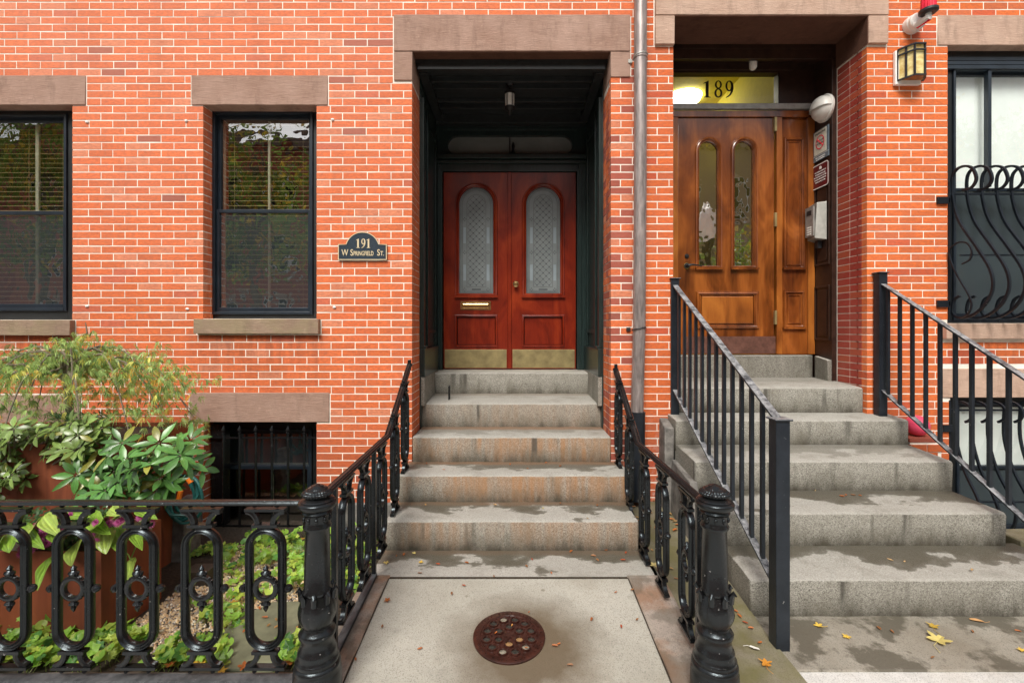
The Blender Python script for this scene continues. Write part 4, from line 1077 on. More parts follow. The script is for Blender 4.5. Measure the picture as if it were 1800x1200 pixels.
# bulkhead lamp
c = sw(1452, 191); bl = thing('bulkhead_lamp', 'round white bulkhead lamp with half hood above the no smoking sign', 'wall lamp', (XD, c.y, c.z - .13))
t = MB('white_plastic'); t.lathe([(0, .125), (-.02, .13), (-.03, .12)], (XD - .001, c.y, c.z), 28, axis='x'); t.build('base', bl)
t = MB('white_plastic'); t.lathe([(-.03, .115), (-.06, .112), (-.085, .095), (-.105, .06), (-.112, .001)], (XD, c.y, c.z), 28, axis='x'); t.build('lamp_glass', bl)
t = MB('white_plastic')
pf = [(-.03, .122), (-.07, .121), (-.10, .10), (-.122, .06), (-.128, .002)]; vs = []; n = 14
for h_, r_ in pf:
    for j in range(n + 1): a = PI * j / n - .1 + .2 * j / n; a = -.35 + (PI + .0) * j / n + 0.35 * 0; vs.append((XD + h_, c.y + r_ * math.cos(PI * j / n), c.z + r_ * math.sin(PI * j / n) - .01))
t.add(vs, [(i * (n + 1) + j, i * (n + 1) + j + 1, (i + 1) * (n + 1) + j + 1, (i + 1) * (n + 1) + j) for i in range(len(pf) - 1) for j in range(n)]); t.build('hood', bl)
# security light under the ceiling of 189
c = P(1319, 92, .5); t = MB('grey_metal', 'white_plastic'); t.lathe([(-.002, .05), (-.02, .045), (-.03, .015), (-.07, .015)], (c.x, .45, C9), 14); t.m = 1; t.lathe([(0, .02), (.02, .034), (.09, .036), (.10, .03)], (c.x, .45, C9 - .155), 14)
t = t.build('ceiling_lamp'); tag(t, 'small white lamp holder under the dark ceiling above door 189', 'ceiling lamp')

# ================================================================== wall-mounted things
pl = MB('plaque', 'gold_paint'); pl.smooth = False
cx, zb_, zs, zt_ = XW(638.5), ZW(457.5), ZW(430), ZW(408.5); hw = (XW(681) - XW(596)) / 2; ra = (XW(667) - XW(609)) / 2
def plq(i):
    n = 18; r = ra; hgt = zt_ - zs
    Rr = (r * r + hgt * hgt) / (2 * hgt); a0 = math.asin(min(1, r / Rr)); 
    pts = [(cx - hw + i, zb_ + i), (cx + hw - i, zb_ + i), (cx + hw - i, zs - i)]
    for k in range(n + 1):
        a = a0 - 2 * a0 * k / n; f_ = (Rr - i) / Rr
        pts.append((cx + Rr * math.sin(a) * f_, zt_ - Rr + Rr * math.cos(a) * f_ if True else 0))
    pts.append((cx - hw + i, zs - i)); return pts
pl.plate([plq(0)], -.020, -.005); pl.m = 1; pl.plate([plq(0), plq(.006)], -.024, -.0195)
digits(pl, '191', cx - .058, ZW(436.5), ZW(421) - ZW(437), -.020, .0035, step=.6, wid=.95)
def pt(body, x, size, xs): pl.text(body, size, lambda a, b_, c: (x + a, -.0215 - c, ZW(449.8) + b_), .0015, 'LEFT', xs, bold=.0006)
pt('W', XW(602), .076, .72)
pt('S', XW(617.2), .076, .74); pt('PRINGFIELD', XW(622.6), .054, .60); pt('S', XW(664), .076, .74); pt('T.', XW(669.8), .054, .72)
pl = pl.build('house_number_plaque'); tag(pl, 'dark blue arched plaque with gold 191 W Springfield St lettering on brick', 'plaque')
# shutter bosses
for i, (px, py) in enumerate(((154, 215), (328, 213), (585, 211), (154, 538), (330, 543), (588, 540))):
    t = MB('white_paint'); t.ball((XW(px), -.006, ZW(py)), .014, 8, (1.1, .7, .8)); t = t.build('filled_anchor_hole', H191)
# downspout
ds = thing('downspout', 'weathered brown metal downspout running down the brick pier between the two entrances', 'downspout', (XW(1122), -.09, .15))
xt = P(1124.5, 300, -.075).x
t = MB('pipe'); t.tube([(xt + .01, -.075, TOPZ), (xt + .005, -.075, E + 1.3), (xt - .004, -.075, E), (xt - .022, -.075, E - .70)], .052, 20)
t.lathe([(0, .053), (.004, .058), (.03, .058), (.034, .053)], (xt + .006, -.075, P(0, 104, -.075).z), 20)
t.build('pipe', ds)
t = MB('boot_iron'); t.tube([(xt - .022, -.078, E - .70), (xt - .022, -.078, .18)], .064, 20); t.lathe([(0, .066), (.03, .066)], (xt - .022, -.078, E - .735), 20); t.build('boot', ds)
for py, m_ in ((100, 'grey_metal'), (578, 'dark_plastic')):
    z = P(0, py, -.075).z; t = MB(m_); xx = xt + .006 if py < 300 else xt - .008
    t.tube([V((xx + .058 * math.cos(a), -.075 + .058 * math.sin(a), z + .012 * math.cos(a + .6))) for a in [2 * PI * i / 24 for i in range(24)]], .005, 6, closed=True)
    t.smooth = False; t.box(xx - .088, xx - .055, -.02, -.004, z - .018, z + .012); t.tube([(xx + .056, -.06, z), (xx + .075, -.02, z + .01), (xx + .07, -.005, z + .03)], .006, 6); t.build('bracket', ds)
# wall lantern
wl = thing('wall_lantern', 'bronze framed lantern with amber glass on a white back plate', 'wall lamp', (XW(1592), -.05, ZW(153)))
t = MB('white_paint'); t.smooth = False; t.box(XW(1568.5), XW(1613), -.035, -.005, ZW(152.5), ZW(93)); t.build('back_plate', wl, bevel=.006)
cx0, cx1 = XW(1572), XW(1616); z0, z1 = ZW(146), ZW(93)
oct_ = [(cx0 + .0, -.036), (cx0 + .03, -.09), (cx0 + .065, -.135), (cx1 - .065, -.135), (cx1 - .03, -.09), (cx1, -.036)]
t = MB('lantern_amber'); t.smooth = False
inn = [(x * .9 + (cx0 + cx1) / 2 * .1, y * .9) for x, y in oct_]
for i in range(5): t.quad((inn[i][0], inn[i][1], z0), (inn[i + 1][0], inn[i + 1][1], z0), (inn[i + 1][0], inn[i + 1][1], z1), (inn[i][0], inn[i][1], z1))
t.build('lamp_glass', wl)
t = MB('amber_bottom'); t.smooth = False; t.add([(x, y, z0 + .004) for x, y in inn], [tuple(range(6))]); t.build('lamp_base', wl)
t = MB('dark_plastic')
for zz in (z0, z1 - .05, z1): t.sweep([V((x, y, zz)) for x, y in oct_], [(-.006, -.006), (.006, -.006), (.006, .006), (-.006, .006)], (0, 0, 1))
for x, y in oct_: t.box(x - .006, x + .006, y - .0, y + .012, z0, z1)
t.smooth = False; t.add([(x, y, z1 + .004) for x, y in oct_], [tuple(range(6))]); t.build('frame', wl)
# alarm strobe
al = thing('alarm_beacon', 'red ribbed alarm beacon on a white wall bracket above the amber lantern', 'alarm light', (XW(1608), -.03, ZW(58)))
t = MB('white_plastic'); c0 = V((XW(1600), -.004, ZW(47.5)))
t.lathe([(0, .072), (.045, .072), (.05, .068), (.075, .068), (.085, .06), (.087, .0)], tuple(c0), 28, axis='y'); t.build('base', al)
t = MB('white_plastic', 'red_plastic'); p0 = P(1609, 46, -.088); p1 = P(1632, 31, -.19); t.tube([p0, p0.lerp(p1, .5), p1, p1 + V((0, 0, .035))], [.026, .028, .028, .022], 14)
t.m = 1; t.tube([p0 + V((.004, -.012, -.018)), p1 + V((.004, -.010, -.018))], [.013, .013], 10); t.build('arm', al)
pb = p1 + V((0, 0, .03)); t = MB('dark_plastic'); t.lathe([(0, .05), (.012, .066), (.03, .066), (.034, .055)], tuple(pb), 24); t.build('beacon_base', al)
t = MB('red_plastic'); t.lathe([(.034, .05), (.13, .048), (.15, .03), (.155, 0)], tuple(pb), 40, flute=lambda h_, a: 1 + .05 * math.cos(a * 16)); t.build('beacon', al)
# ================================================================== STAIRS
def step(par, x0, x1, yf, yb, zb, zt, wash=0.0, n=None, jit=.005, ch=.018, rust=0.0, tread=None):
    mb = MB('granite')
    prof = [(yf, zb), (yf - .004, zt - ch), (yf + ch * .25, zt - ch * .3), (yf + ch, zt), (yf + .12, zt + wash * .3), (yb, zt + wash), (yb, zb)]
    mb.prism(prof, x0, x1, n=n or int((x1 - x0) / .035), jit=jit)
    ob = mb.build('step', par, bevel=.006, seg=2, angle=50)
    me = ob.data; og = ORG[ob.name]; ca = me.color_attributes['Col'].data; zf = zt - .21 if zt - zb > .21 else zb; yt = yf + (tread or .36)
    for lp in me.loops:
        v = me.vertices[lp.vertex_index].co; ca[lp.index].color = (max(0, (v.z + og.z - zf) / (zt - zf)), (v.y + og.y - yf) / (yt - yf), rust, 1)
    return ob
S1 = thing('granite_steps', 'grey granite steps with rusty stains rising to the red double door', 'stairs', (0, -.5, 0))
zz = lambda v: E + v
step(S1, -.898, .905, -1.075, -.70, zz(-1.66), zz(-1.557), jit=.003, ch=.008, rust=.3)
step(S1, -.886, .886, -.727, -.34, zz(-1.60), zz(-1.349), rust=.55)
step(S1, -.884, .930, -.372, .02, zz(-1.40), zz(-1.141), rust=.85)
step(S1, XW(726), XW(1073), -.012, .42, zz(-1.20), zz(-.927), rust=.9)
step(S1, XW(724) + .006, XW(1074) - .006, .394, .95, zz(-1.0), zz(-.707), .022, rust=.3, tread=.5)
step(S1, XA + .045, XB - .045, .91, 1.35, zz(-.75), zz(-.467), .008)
for x in (XA + .001, XB - .046):
    mb = MB('granite'); mb.col = (.8, .3, 0); mb.prism([(.322, zz(-.72)), (.322, zz(-.452)), (1.24, zz(-.452)), (1.24, zz(-.72))], x, x + .044, n=2, jit=.002)
    mb.build('plinth', S1, bevel=.004)
S2 = thing('granite_steps', 'worn grey granite steps with square iron railings rising to door 189', 'stairs', (2.3, -.7, 0))
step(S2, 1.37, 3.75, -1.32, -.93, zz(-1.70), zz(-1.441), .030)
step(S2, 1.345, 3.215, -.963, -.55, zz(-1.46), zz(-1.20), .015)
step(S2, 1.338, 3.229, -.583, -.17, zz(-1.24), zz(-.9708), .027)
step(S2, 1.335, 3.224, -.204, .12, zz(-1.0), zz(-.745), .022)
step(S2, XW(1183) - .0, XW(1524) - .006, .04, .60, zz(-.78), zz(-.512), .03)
mb = MB('landing_stone'); mb.prism([(-1.735, zz(-1.72)), (-1.735, zz(-1.664)), (-1.73, zz(-1.659)), (-1.31, zz(-1.652)), (-1.31, zz(-1.72))], 1.362, 4.2, n=50, jit=.003); mb.build('landing_slab', S2, bevel=.004)
mb = MB('foundation'); mb.smooth = False
for i in range(9):
    for (z0_, z1_, ya_) in ((-.1, .22, -1.28), (.22, .42, -.9), (.42, .62, -.52), (.62, .85, -.15)):
        pass
mb.prism([(-1.27, -.1), (-1.27, .13), (-.90, .13), (-.90, .36), (-.52, .36), (-.52, .59), (-.14, .59), (-.14, .82), (-.005, .82), (-.005, -.1)], 1.375, 3.2, n=10, jit=.006); mb.build('stair_core', S2)
mb = MB('foundation'); mb.smooth = True
mb.prism([(-.18, -.1), (-.18, .80), (-.006, .86), (-.006, -.1)], 1.26, 1.334, n=3, jit=.02); mb.prism([(-.85, -.1), (-.60, .50), (-.182, .55), (-.182, -.1)], 1.30, 1.36, n=3, jit=.02)
mb.build('rubble_wall', S2, bevel=.015)

# ================================================================== GROUND
def sheet(name, mat, fn, x0, x1, y0, y1, nx, ny, kind='structure'):
    mb = MB(mat); vs = [(x0 + (x1 - x0) * i / nx, y0 + (y1 - y0) * j / ny) for j in range(ny + 1) for i in range(nx + 1)]
    mb.add([(x, y, fn(x, y)) for x, y in vs], [(j * (nx + 1) + i, j * (nx + 1) + i + 1, (j + 1) * (nx + 1) + i + 1, (j + 1) * (nx + 1) + i) for j in range(ny) for i in range(nx)])
    o = mb.build(name); o['kind'] = kind; return o
sheet('ground', 'soil', lambda x, y: -.22 - .02 * (abs(y) > 30), -300, 300, -300, 300, 20, 20)
sheet('sidewalk', 'sidewalk', lambda x, y: zz(-1.668), -60, 60, -6.6, -1.70, 120, 12)
sheet('street', 'asphalt', lambda x, y: zz(-1.668) - .12, -60, 60, -15.5, -6.6, 40, 8)
sheet('far_sidewalk', 'sidewalk', lambda x, y: zz(-1.668), -60, 60, -20, -15.5, 40, 4)
mb = MB('kerb_stone'); mb.prism([(-6.75, -.25), (-6.75, zz(-1.664)), (-6.6, zz(-1.664)), (-6.6, -.25)], -60, 60, n=60, jit=.003); struct(mb.build('kerb'))
# path between the newels, rises gently to the steps
def pathz(y): return zz(-1.558) + (y + 1.07) * (-.055 / -.806) * (-1) * -1 if False else zz(-1.558 + (y + 1.07) * .068)
mb = MB('path_concrete'); n = 26
xl = lambda y: -.766; 
vs = []; fs = []
for j in range(n + 1):
    y = -1.088 - (2.2 - 1.088) * j / n
    for i in range(25):
        x = -.765 + (.722 + .765) * i / 24; vs.append((x, y, pathz(y) + .0015 * mnoise.noise(V((x * 3, y * 3, 0)))))
for j in range(n):
    for i in range(24): a = j * 25 + i; fs.append((a, a + 25, a + 26, a + 1))
mb.add(vs, fs); mb.smooth = False
mb.quad((-.765, -2.2, -.1), (.722, -2.2, -.1), (.722, -2.2, pathz(-2.2)), (-.765, -2.2, pathz(-2.2))); struct(mb.build('path'))
for (xa, xb, nm) in ((-.925, -.771, 'l'), (.728, .945, 'r')):
    mb = MB('kerb_stone')
    for (ya_, yb_) in ((-1.088, -1.93), (-1.936, -2.2)):
        k = 14; vs = []; 
        pr = [(xa, -.1), (xa, 0), (xb, 0), (xb, -.1)]
        for j in range(k + 1):
            y = ya_ + (yb_ - ya_) * j / k
            for q, (x, dz) in enumerate(pr):
                vs.append((x + .004 * mnoise.noise(V((x, y * 7, 0))), y, (pathz(y) + .012 + .003 * mnoise.noise(V((x * 7, y * 6, 0)))) if dz == 0 else -.12))
        fs = [(j * 4 + q, j * 4 + (q + 1) % 4, (j + 1) * 4 + (q + 1) % 4, (j + 1) * 4 + q) for j in range(k) for q in range(4)] + [(0, 1, 2, 3), (k * 4 + 3, k * 4 + 2, k * 4 + 1, k * 4)]
        mb.add(vs, fs)
    struct(mb.build('kerb', bevel=.008))
sheet('mossy_strip', 'strip_concrete', lambda x, y: zz(-1.645 + max(0, (y + 1.5)) * .11) + .006 * mnoise.noise(V((x * 4, y * 4, 2))), .94, 1.375, -1.93, .0, 12, 40)
mb = MB('sandstone_slab'); mb.prism([(-2.2, -.1), (-2.2, zz(-1.645)), (-1.94, zz(-1.640)), (-1.94, -.1)], .95, 1.36, n=10, jit=.004); struct(mb.build('sidewalk_slab', bevel=.006))
# garden bed
def gz(x, y): return zz(-1.63 - .09 * min(1, max(0, (y + 1.9) / 1.9))) + .012 * mnoise.noise(V((x * 2, y * 2, 0)))
sheet('garden_soil', 'soil', gz, -7.6, -.90, -1.95, .2, 110, 40)
sheet('areaway_floor', 'strip_concrete', lambda x, y: zz(-1.76), 3.2, 7.6, -1.31, .2, 20, 14)
mb = MB('strip_concrete'); mb.prism([(-.98, -.2), (-.98, zz(-1.375)), (-.80, zz(-1.37)), (-.80, -.2)], 3.30, 7.6, n=24, jit=.006); t = mb.build('areaway_kerb', bevel=.01); struct(t)
mb = MB('kerb_stone'); mb.prism([(-2.03, -.1), (-2.03, zz(-1.585)), (-1.85, zz(-1.580)), (-1.85, -.1)], -7.6, -.93, n=80, jit=.004); struct(mb.build('fence_kerb', bevel=.008))

# ================================================================== IRONWORK
def arc(cx, cz, r, a0, a1, n=8): return [(cx + r * math.cos(math.radians(a0 + (a1 - a0) * i / n)), cz + r * math.sin(math.radians(a0 + (a1 - a0) * i / n))) for i in range(n + 1)]
RP = [(-.0145, -.012), (-.0145, .012), (-.011, .016), (-.006, .010), (0, .015), (.006, .010), (.011, .016), (.0145, .012), (.0145, -.012), (.011, -.016), (.006, -.010), (0, -.015), (-.006, -.010), (-.011, -.016)]
def oval_parts(prefix_parent, o, full=True, feet=True):
    """cast oval panel in the xz plane, centre at o"""
    ox, oy, oz = o
    m = MB('iron'); st = stadium(ox, oz, .0725, .258, 14)
    m.sweep(at_y(st, oy), RP, (0, -1, 0), closed=True)
    pan = m.build('oval_panel', prefix_parent, angle=50)
    m = MB('iron')                      # little rose with beads
    m.sweep(at_y(circ(ox, oz, .046, 24), oy), [(-.010, -.008), (-.010, .008), (-.004, .012), (.004, .012), (.010, .008), (.010, -.008), (.004, -.012), (-.004, -.012)], (0, -1, 0), closed=True)
    for i in range(20):
        a = 2 * PI * i / 20; m.ball((ox + .051 * math.cos(a), oy, oz + .051 * math.sin(a)), .0085, 6, (1, 1.5, 1))
    for sg in (1, -1):
        pf = [(.052, .010), (.060, .016), (.068, .020), (.074, .014), (.080, .009), (.088, .013), (.094, .009), (.102, .002)]
        if sg < 0: pf = [(-.105, .002), (-.095, .008), (-.085, .012), (-.078, .009), (-.07, .018), (-.06, .012), (-.052, .008)]
        m.lathe(pf, (ox, oy, oz), 8)
        if sg > 0:
            for s2 in (-1, 1): m.ball((ox + s2 * .016, oy, oz + .066), .009, 6)
        else:
            for s2 in (-1, 1): m.ball((ox + s2 * .014, oy, oz - .070), .009, 6)
        m.lathe([(sg * .054, .007), (sg * .085, .007), (sg * .090, .016), (sg * .100, .019), (sg * .112, .014), (sg * .118, .005)] if sg > 0 else [(-.118, .005), (-.112, .014), (-.10, .019), (-.09, .016), (-.085, .007), (-.054, .007)], (ox, oy, oz), 8, axis='x')
    m.build('rosette', pan)
    bp = [(-.011, -.011), (-.011, .011), (-.004, .014), (.004, .011), (.011, .011), (.011, -.011), (.004, -.014), (-.004, -.011)]
    for sg in (1, -1):
        m = MB('iron'); H = .258
        # small plate on the oval, flaring scroll legs, wide plate
        m.smooth = False
        za_, zb_ = sorted((oz + sg * (H + .014), oz + sg * (H + .028))); m.box(ox - .056, ox + .056, oy - .017, oy + .017, za_, zb_)
        za_, zb_ = sorted((oz + sg * (H + .085), oz + sg * (H + .097))); m.box(ox - .088, ox + .088, oy - .016, oy + .016, za_, zb_)
        za_, zb_ = sorted((oz + sg * (H - .0), oz + sg * (H + .014))); m.box(ox - .02, ox + .02, oy - .012, oy + .012, za_, zb_)
        m.smooth = True
        for s2 in (-1, 1):
            # concave quarter curve from the inner plate corner out to the outer plate end
            pts = [(ox + s2 * (.084 - .050 * math.cos(a) - .000), oz + sg * (H + .026 + .058 * (1 - 0) - .058 * (1 - math.sin(a)) + 0)) for a in [PI / 2 * i / 8 for i in range(9)]]
            m.sweep([V((x, oy, z)) for x, z in pts], bp, (0, -1, 0))
            m.ball((ox + s2 * .05, oy, oz + sg * (H + .108)), .011, 6, (1, 1, .9))
        m.build('bracket', pan)
    return pan
# ---- low front fence (left)
FY = -1.93; FZ = zz((577 - 1033) / (F / (FY + 4)))
sF = F / (FY + 4); ztop = zz((577 - 882) / sF); zbot = zz((577 - 1188) / sF)
fe = thing('iron_fence', 'glossy black cast iron fence of oval panels around the planted front garden', 'fence', (-2.2, FY, zbot))
xe = (531 - 900) / sF
m = MB('iron'); m.sweep([(-7.6, FY, ztop), (xe, FY, ztop)], [(-.019, -.009), (-.021, 0), (-.017, .006), (-.010, .008), (.010, .008), (.017, .006), (.021, 0), (.019, -.009)], (0, 0, 1)); m.build('top_rail', fe)
m = MB('dusty_iron'); m.smooth = False; m.box(-7.6, xe, FY - .028, FY + .028, zbot - .028, zbot - .004); m.build('bottom_rail', fe, bevel=.004)
for i in range(-9, 5): oval_parts(fe, ((17 + 112.6 * i - 900) / sF, FY, FZ))
# ---- newel posts
def newel(x, y, zb, label):
    t = thing('newel_post', label, 'newel post', (x, y, zb))
    fl = lambda h, a: 1 + (.05 * abs(math.cos(4 * a)) - .02 if .34 < h < .46 else 0)
    m = MB('iron')
    m.lathe([(0, .104), (.06, .102), (.118, .100), (.128, .094), (.140, .098), (.150, .097), (.158, .088), (.172, .092), (.180, .088), (.19, .080), (.205, .083), (.215, .080), (.225, .073), (.245, .070), (.262, .068), (.275, .076), (.288, .078), (.298, .072), (.308, .062), (.318, .060)], (x, y, zb), 36)
    m.build('base', t, angle=50)
    m = MB('iron'); m.lathe([(.318, .060), (.33, .066), (.35, .074), (.375, .078), (.40, .075), (.425, .067), (.445, .058), (.455, .055)], (x, y, zb), 64, flute=lambda h, a: 1 + .055 * abs(math.sin(4 * a + (h - .32) * 5)) - .02 + .012 * math.sin(24 * a))
    for i in range(8):                     # leaf tips curling out of the collar
        a = PI / 4 * i + .2; c, s_ = math.cos(a), math.sin(a)
        m.tube([(x + .066 * c, y + .066 * s_, zb + .425), (x + .068 * c, y + .068 * s_, zb + .455), (x + .079 * c, y + .079 * s_, zb + .474), (x + .088 * c, y + .088 * s_, zb + .462)], [.012, .013, .010, .004], 6)
    m.build('acanthus_bulb', t, angle=60)
    m = MB('iron'); m.lathe([(.455, .055), (.462, .061), (.472, .061), (.480, .055), (.60, .0535), (.735, .051), (.742, .058), (.752, .060), (.760, .054), (.775, .052), (.795, .054), (.803, .056), (.806, .061)], (x, y, zb), 48, flute=lambda h, a: 1 + (.03 * abs(math.sin(6 * a)) if .77 < h < .80 else (.018 * (abs(math.cos(4 * a))) if .48 < h < .735 else 0)))
    for i in range(10):
        a = 2 * PI * i / 10; m.ball((x + .056 * math.cos(a), y + .056 * math.sin(a), zb + .785), .008, 6, (1, 1, 1.6))
    m.build('shaft', t, angle=50)
    m = MB('iron'); m.lathe([(.806, .060), (.812, .064), (.820, .060), (.826, .066), (.834, .079), (.848, .082), (.856, .079), (.860, .070), (.864, .072), (.870, .064), (.874, .052), (.882, .048)], (x, y, zb), 40)
    m.lathe([(.880, .050), (.885, .062), (.892, .064), (.899, .060), (.901, .053), (.908, .050), (.909, .042), (.916, .038), (.917, .029), (.924, .025), (.925, .014), (.930, .009), (.931, 0)], (x, y, zb), 96, flute=lambda h, a: 1 + (.05 * math.sin(30 * a) if h < .915 else 0)); m.build('cap', t, angle=60)
    return t
newel(-.855, -1.95, zz(-1.613), 'ornate black cast iron newel post at the left of the path')
newel(.890, -1.95, zz(-1.613), 'ornate black cast iron newel post at the right of the path beside the mossy strip')
# ---- cast side railings of 191
HP = [(-.020, -.010), (-.024, .0), (-.018, .008), (-.012, .006), (-.006, .011), (.006, .011), (.012, .006), (.018, .008), (.024, 0), (.020, -.010)]
def side_rail(x, pts, ovals, posts, label, low=None):
    t = thing('handrail', label, 'railing', (x, -1.0, zz(-1.6)))
    m = MB('iron'); m.sweep([V((x, y, z)) for y, z in pts], HP, (0, 0, 1)); m.build('rail', t)
    def rz(y):
        for (a, za), (b, zb) in zip(pts, pts[1:]):
            if a <= y <= b: return za + (zb - za) * (y - a) / (b - a)
        return pts[-1][1]
    for y, zb in posts:
        m = MB('iron'); m.smooth = False; m.box(x - .013, x + .013, y - .013, y + .013, zb, rz(y) - .008); m.build('post', t, bevel=.002)
    # an oval built in the xz plane about the origin then turned to run along the stair
    for (y, drop) in ovals:
        sub = oval_parts(t, (x, y, rz(y) - .377))
        objs = [sub] + list(sub.children)
        base = ORG[t.name]
        for ob in objs:
            for v in ob.data.vertices:
                gx = v.co.x + base.x - x; gy = v.co.y + base.y - y
                v.co.x = x - gy - base.x; v.co.y = y + gx - base.y
                if drop: v.co.z += gx * drop * .0
    if low:
        m = MB('dusty_iron'); m.smooth = False; (ya_, za_), (yb_, zb_) = low
        m.prism([(ya_, za_ - .012), (ya_, za_ + .012), (yb_, zb_ + .012), (yb_, zb_ - .012)], x - .02, x + .02); m.build('bottom_rail', t, bevel=.003)
    return t
sr = side_rail(-.858, [(-1.93, zz(-.757)), (-.78, zz(-.740)), (-.09, zz(-.30))], [(-1.58, 0), (-1.29, 0), (-.93, 0), (-.58, 1), (-.26, 1)], [(-1.745, zz(-1.59)), (-1.10, zz(-1.55))], 'black cast iron side railing with ovals left of the rusty steps', low=((-1.84, zz(-1.575)), (-1.10, zz(-1.53))))
m = MB('iron'); m.smooth = False; m.box(-.872, -.846, -.105, -.079, zz(-.345), zz(-.262)); m.build('post', sr, bevel=.003)
sr = side_rail(.885, [(-1.93, zz(-.80)), (-.73, zz(-.805)), (-.01, zz(-.345))], [(-1.64, 0), (-1.25, 0), (-.88, 0), (-.48, 1), (-.12, 1)], [(-1.79, zz(-1.60))], 'black cast iron side railing with ovals between the rusty steps and the downspout')
m = MB('iron'); m.smooth = False; m.box(.872, .898, -.035, -.009, zz(-.40), zz(-.305)); m.build('post', sr, bevel=.003)
# ---- square steel railings of 189
def square_rail(x, label, y0, y1, top0, top1, bot0, bot1, n, pitch0, post_low, post_hi):
    t = thing('handrail', label, 'railing', (x, (y0 + y1) / 2, zz(-1.66)))
    T = lambda y: top0 + (top1 - top0) * (y - y0) / (y1 - y0); B = lambda y: bot0 + (bot1 - bot0) * (y - y0) / (y1 - y0)
    m = MB('rail_paint'); m.smooth = False
    m.sweep([(x, y0, T(y0)), (x, y1, T(y1))], [(-.022, -.008), (.022, -.008), (.022, .006), (-.022, .006)], (0, 0, 1)); m.build('rail', t, bevel=.002)
    m = MB('rail_paint'); m.smooth = False; m.sweep([(x, y0, B(y0)), (x, y1, B(y1))], [(-.021, -.006), (.021, -.006), (.021, .006), (-.021, .006)], (0, 0, 1)); m.build('bottom_rail', t, bevel=.0015)
    for i in range(n):
        y = y1 - pitch0 - i * .1175; m = MB('rail_paint'); m.smooth = False; m.box(x - .0105, x + .0105, y - .0105, y + .0105, B(y) + .003, T(y) - .006); m.build('baluster', t)
    for (y, zb, zt, w) in (post_low, post_hi):
        m = MB('rail_paint'); m.smooth = False; m.box(x - w, x + w, y - w, y + w, zb, zt); m.box(x - w * 1.3, x + w * 1.3, y - w * 1.3, y + w * 1.3, zt, zt + .010); m.build('post', t, bevel=.003)
    return t
square_rail(1.392, 'square black steel railing at the left side of the steps to door 189', -1.56, .0, zz(-.475), zz(.375), zz(-1.36), zz(-.515), 12, .115, (-1.57, zz(-1.66), zz(-.475), .036), (.01, zz(-.742), zz(.42), .036 * .95))
square_rail(3.12, 'square black steel railing at the right side of the steps to door 189', -1.56, -.03, zz(-.545), zz(.40), zz(-1.40), zz(-.49), 12, .10, (-1.57, zz(-1.66), zz(-.48), .036), (-.05, zz(-.742), zz(.465), .034))
# boot scraper
m = MB('iron'); q = G(789, 703, zz(-.70)); m.smooth = False
for dy in (0, .05): m.box(q.x - .006, q.x + .006, q.y + dy, q.y + dy + .014, zz(-.705), zz(-.565)); 
m.box(q.x - .004, q.x + .004, q.y + .014, q.y + .05, zz(-.64), zz(-.62)); m = m.build('boot_scraper', bevel=.002); tag(m, 'small black iron boot scraper on the landing below the red doors', 'boot scraper')
# pink ball
m = MB('pink_ball'); m.ball((3.375, -.115, zz(-.893) + .085), .085, 24); m = m.build('ball'); tag(m, 'pink ball resting on the brick footing against the wall', 'ball')
# coal-hole cover
cvx, cvy = -.015, -1.588; cz_ = pathz(cvy)
tilt = .068
mc = thing('manhole_cover', 'round rusty cast iron coal hole cover with glass bulls eyes in the path', 'manhole cover', (cvx, cvy, cz_))
m = MB('rust_iron'); m.lathe([(-.01, .186), (.007, .186), (.009, .183), (.009, .150), (.006, .148), (.006, 0)], (0, 0, 0), 56)
m.v = [(x + cvx, y + cvy, z + cz_ + tilt * y) for x, y, z in m.v]
o1 = len(m.v)
for i in range(46):
    a = 2 * PI * i / 46
    if i % 5: m.box(.167 * math.cos(a) - .004, .167 * math.cos(a) + .004, .167 * math.sin(a) - .005, .167 * math.sin(a) + .005, .009, .0125)
star = []
for i in range(12): r_ = .034 if i % 2 == 0 else .015; star.append((r_ * math.cos(PI * i / 6 + .26), r_ * math.sin(PI * i / 6 + .26)))
m.add([(x, y, .010) for x, y in star], [tuple(range(12))])
lens = []
for i in range(6): a = PI / 3 * i + PI / 6; lens.append((.062 * math.cos(a), .062 * math.sin(a)))
for i in range(12): a = PI / 6 * i + .26; lens.append((.118 * math.cos(a), .118 * math.sin(a)))
for lx_, ly_ in lens: m.sweep([V((lx_ + .0225 * math.cos(a), ly_ + .0225 * math.sin(a), .008)) for a in [2 * PI * i / 16 for i in range(16)]], [(-.004, -.003), (.004, -.003), (.003, .005), (-.003, .005)], (0, 0, 1), closed=True)
for i in range(24): a = 2 * PI * i / 24; m.ball((.143 * math.cos(a), .143 * math.sin(a), .007), .005, 6)
for i in range(12): a = 2 * PI * i / 12; m.ball((.09 * math.cos(a), .09 * math.sin(a), .007), .005, 6)
m.v[o1:] = [(x + cvx, y + cvy, z + cz_ + tilt * y) for x, y, z in m.v[o1:]]
m.build('cover_plate', mc, origin=None)
simple('lens_dark', (.035, .035, .030), .18, var=.4, scale=30); simple('lens_pale', (.24, .22, .17), .2, var=.3, scale=60, coat=.5); simple('lens_amber', (.30, .18, .08), .2, var=.3, scale=60, coat=.5)
for i, (lx_, ly_) in enumerate(lens):
    m = MB('lens_amber' if i in (4, 5) else ('lens_pale' if i in (9, 14, 16) else 'lens_dark')); m.lathe([(.0065, .019), (.009, .015), (.010, 0)], (cvx + lx_, cvy + ly_, cz_ + tilt * ly_), 14); m.build('glass_lens', mc)

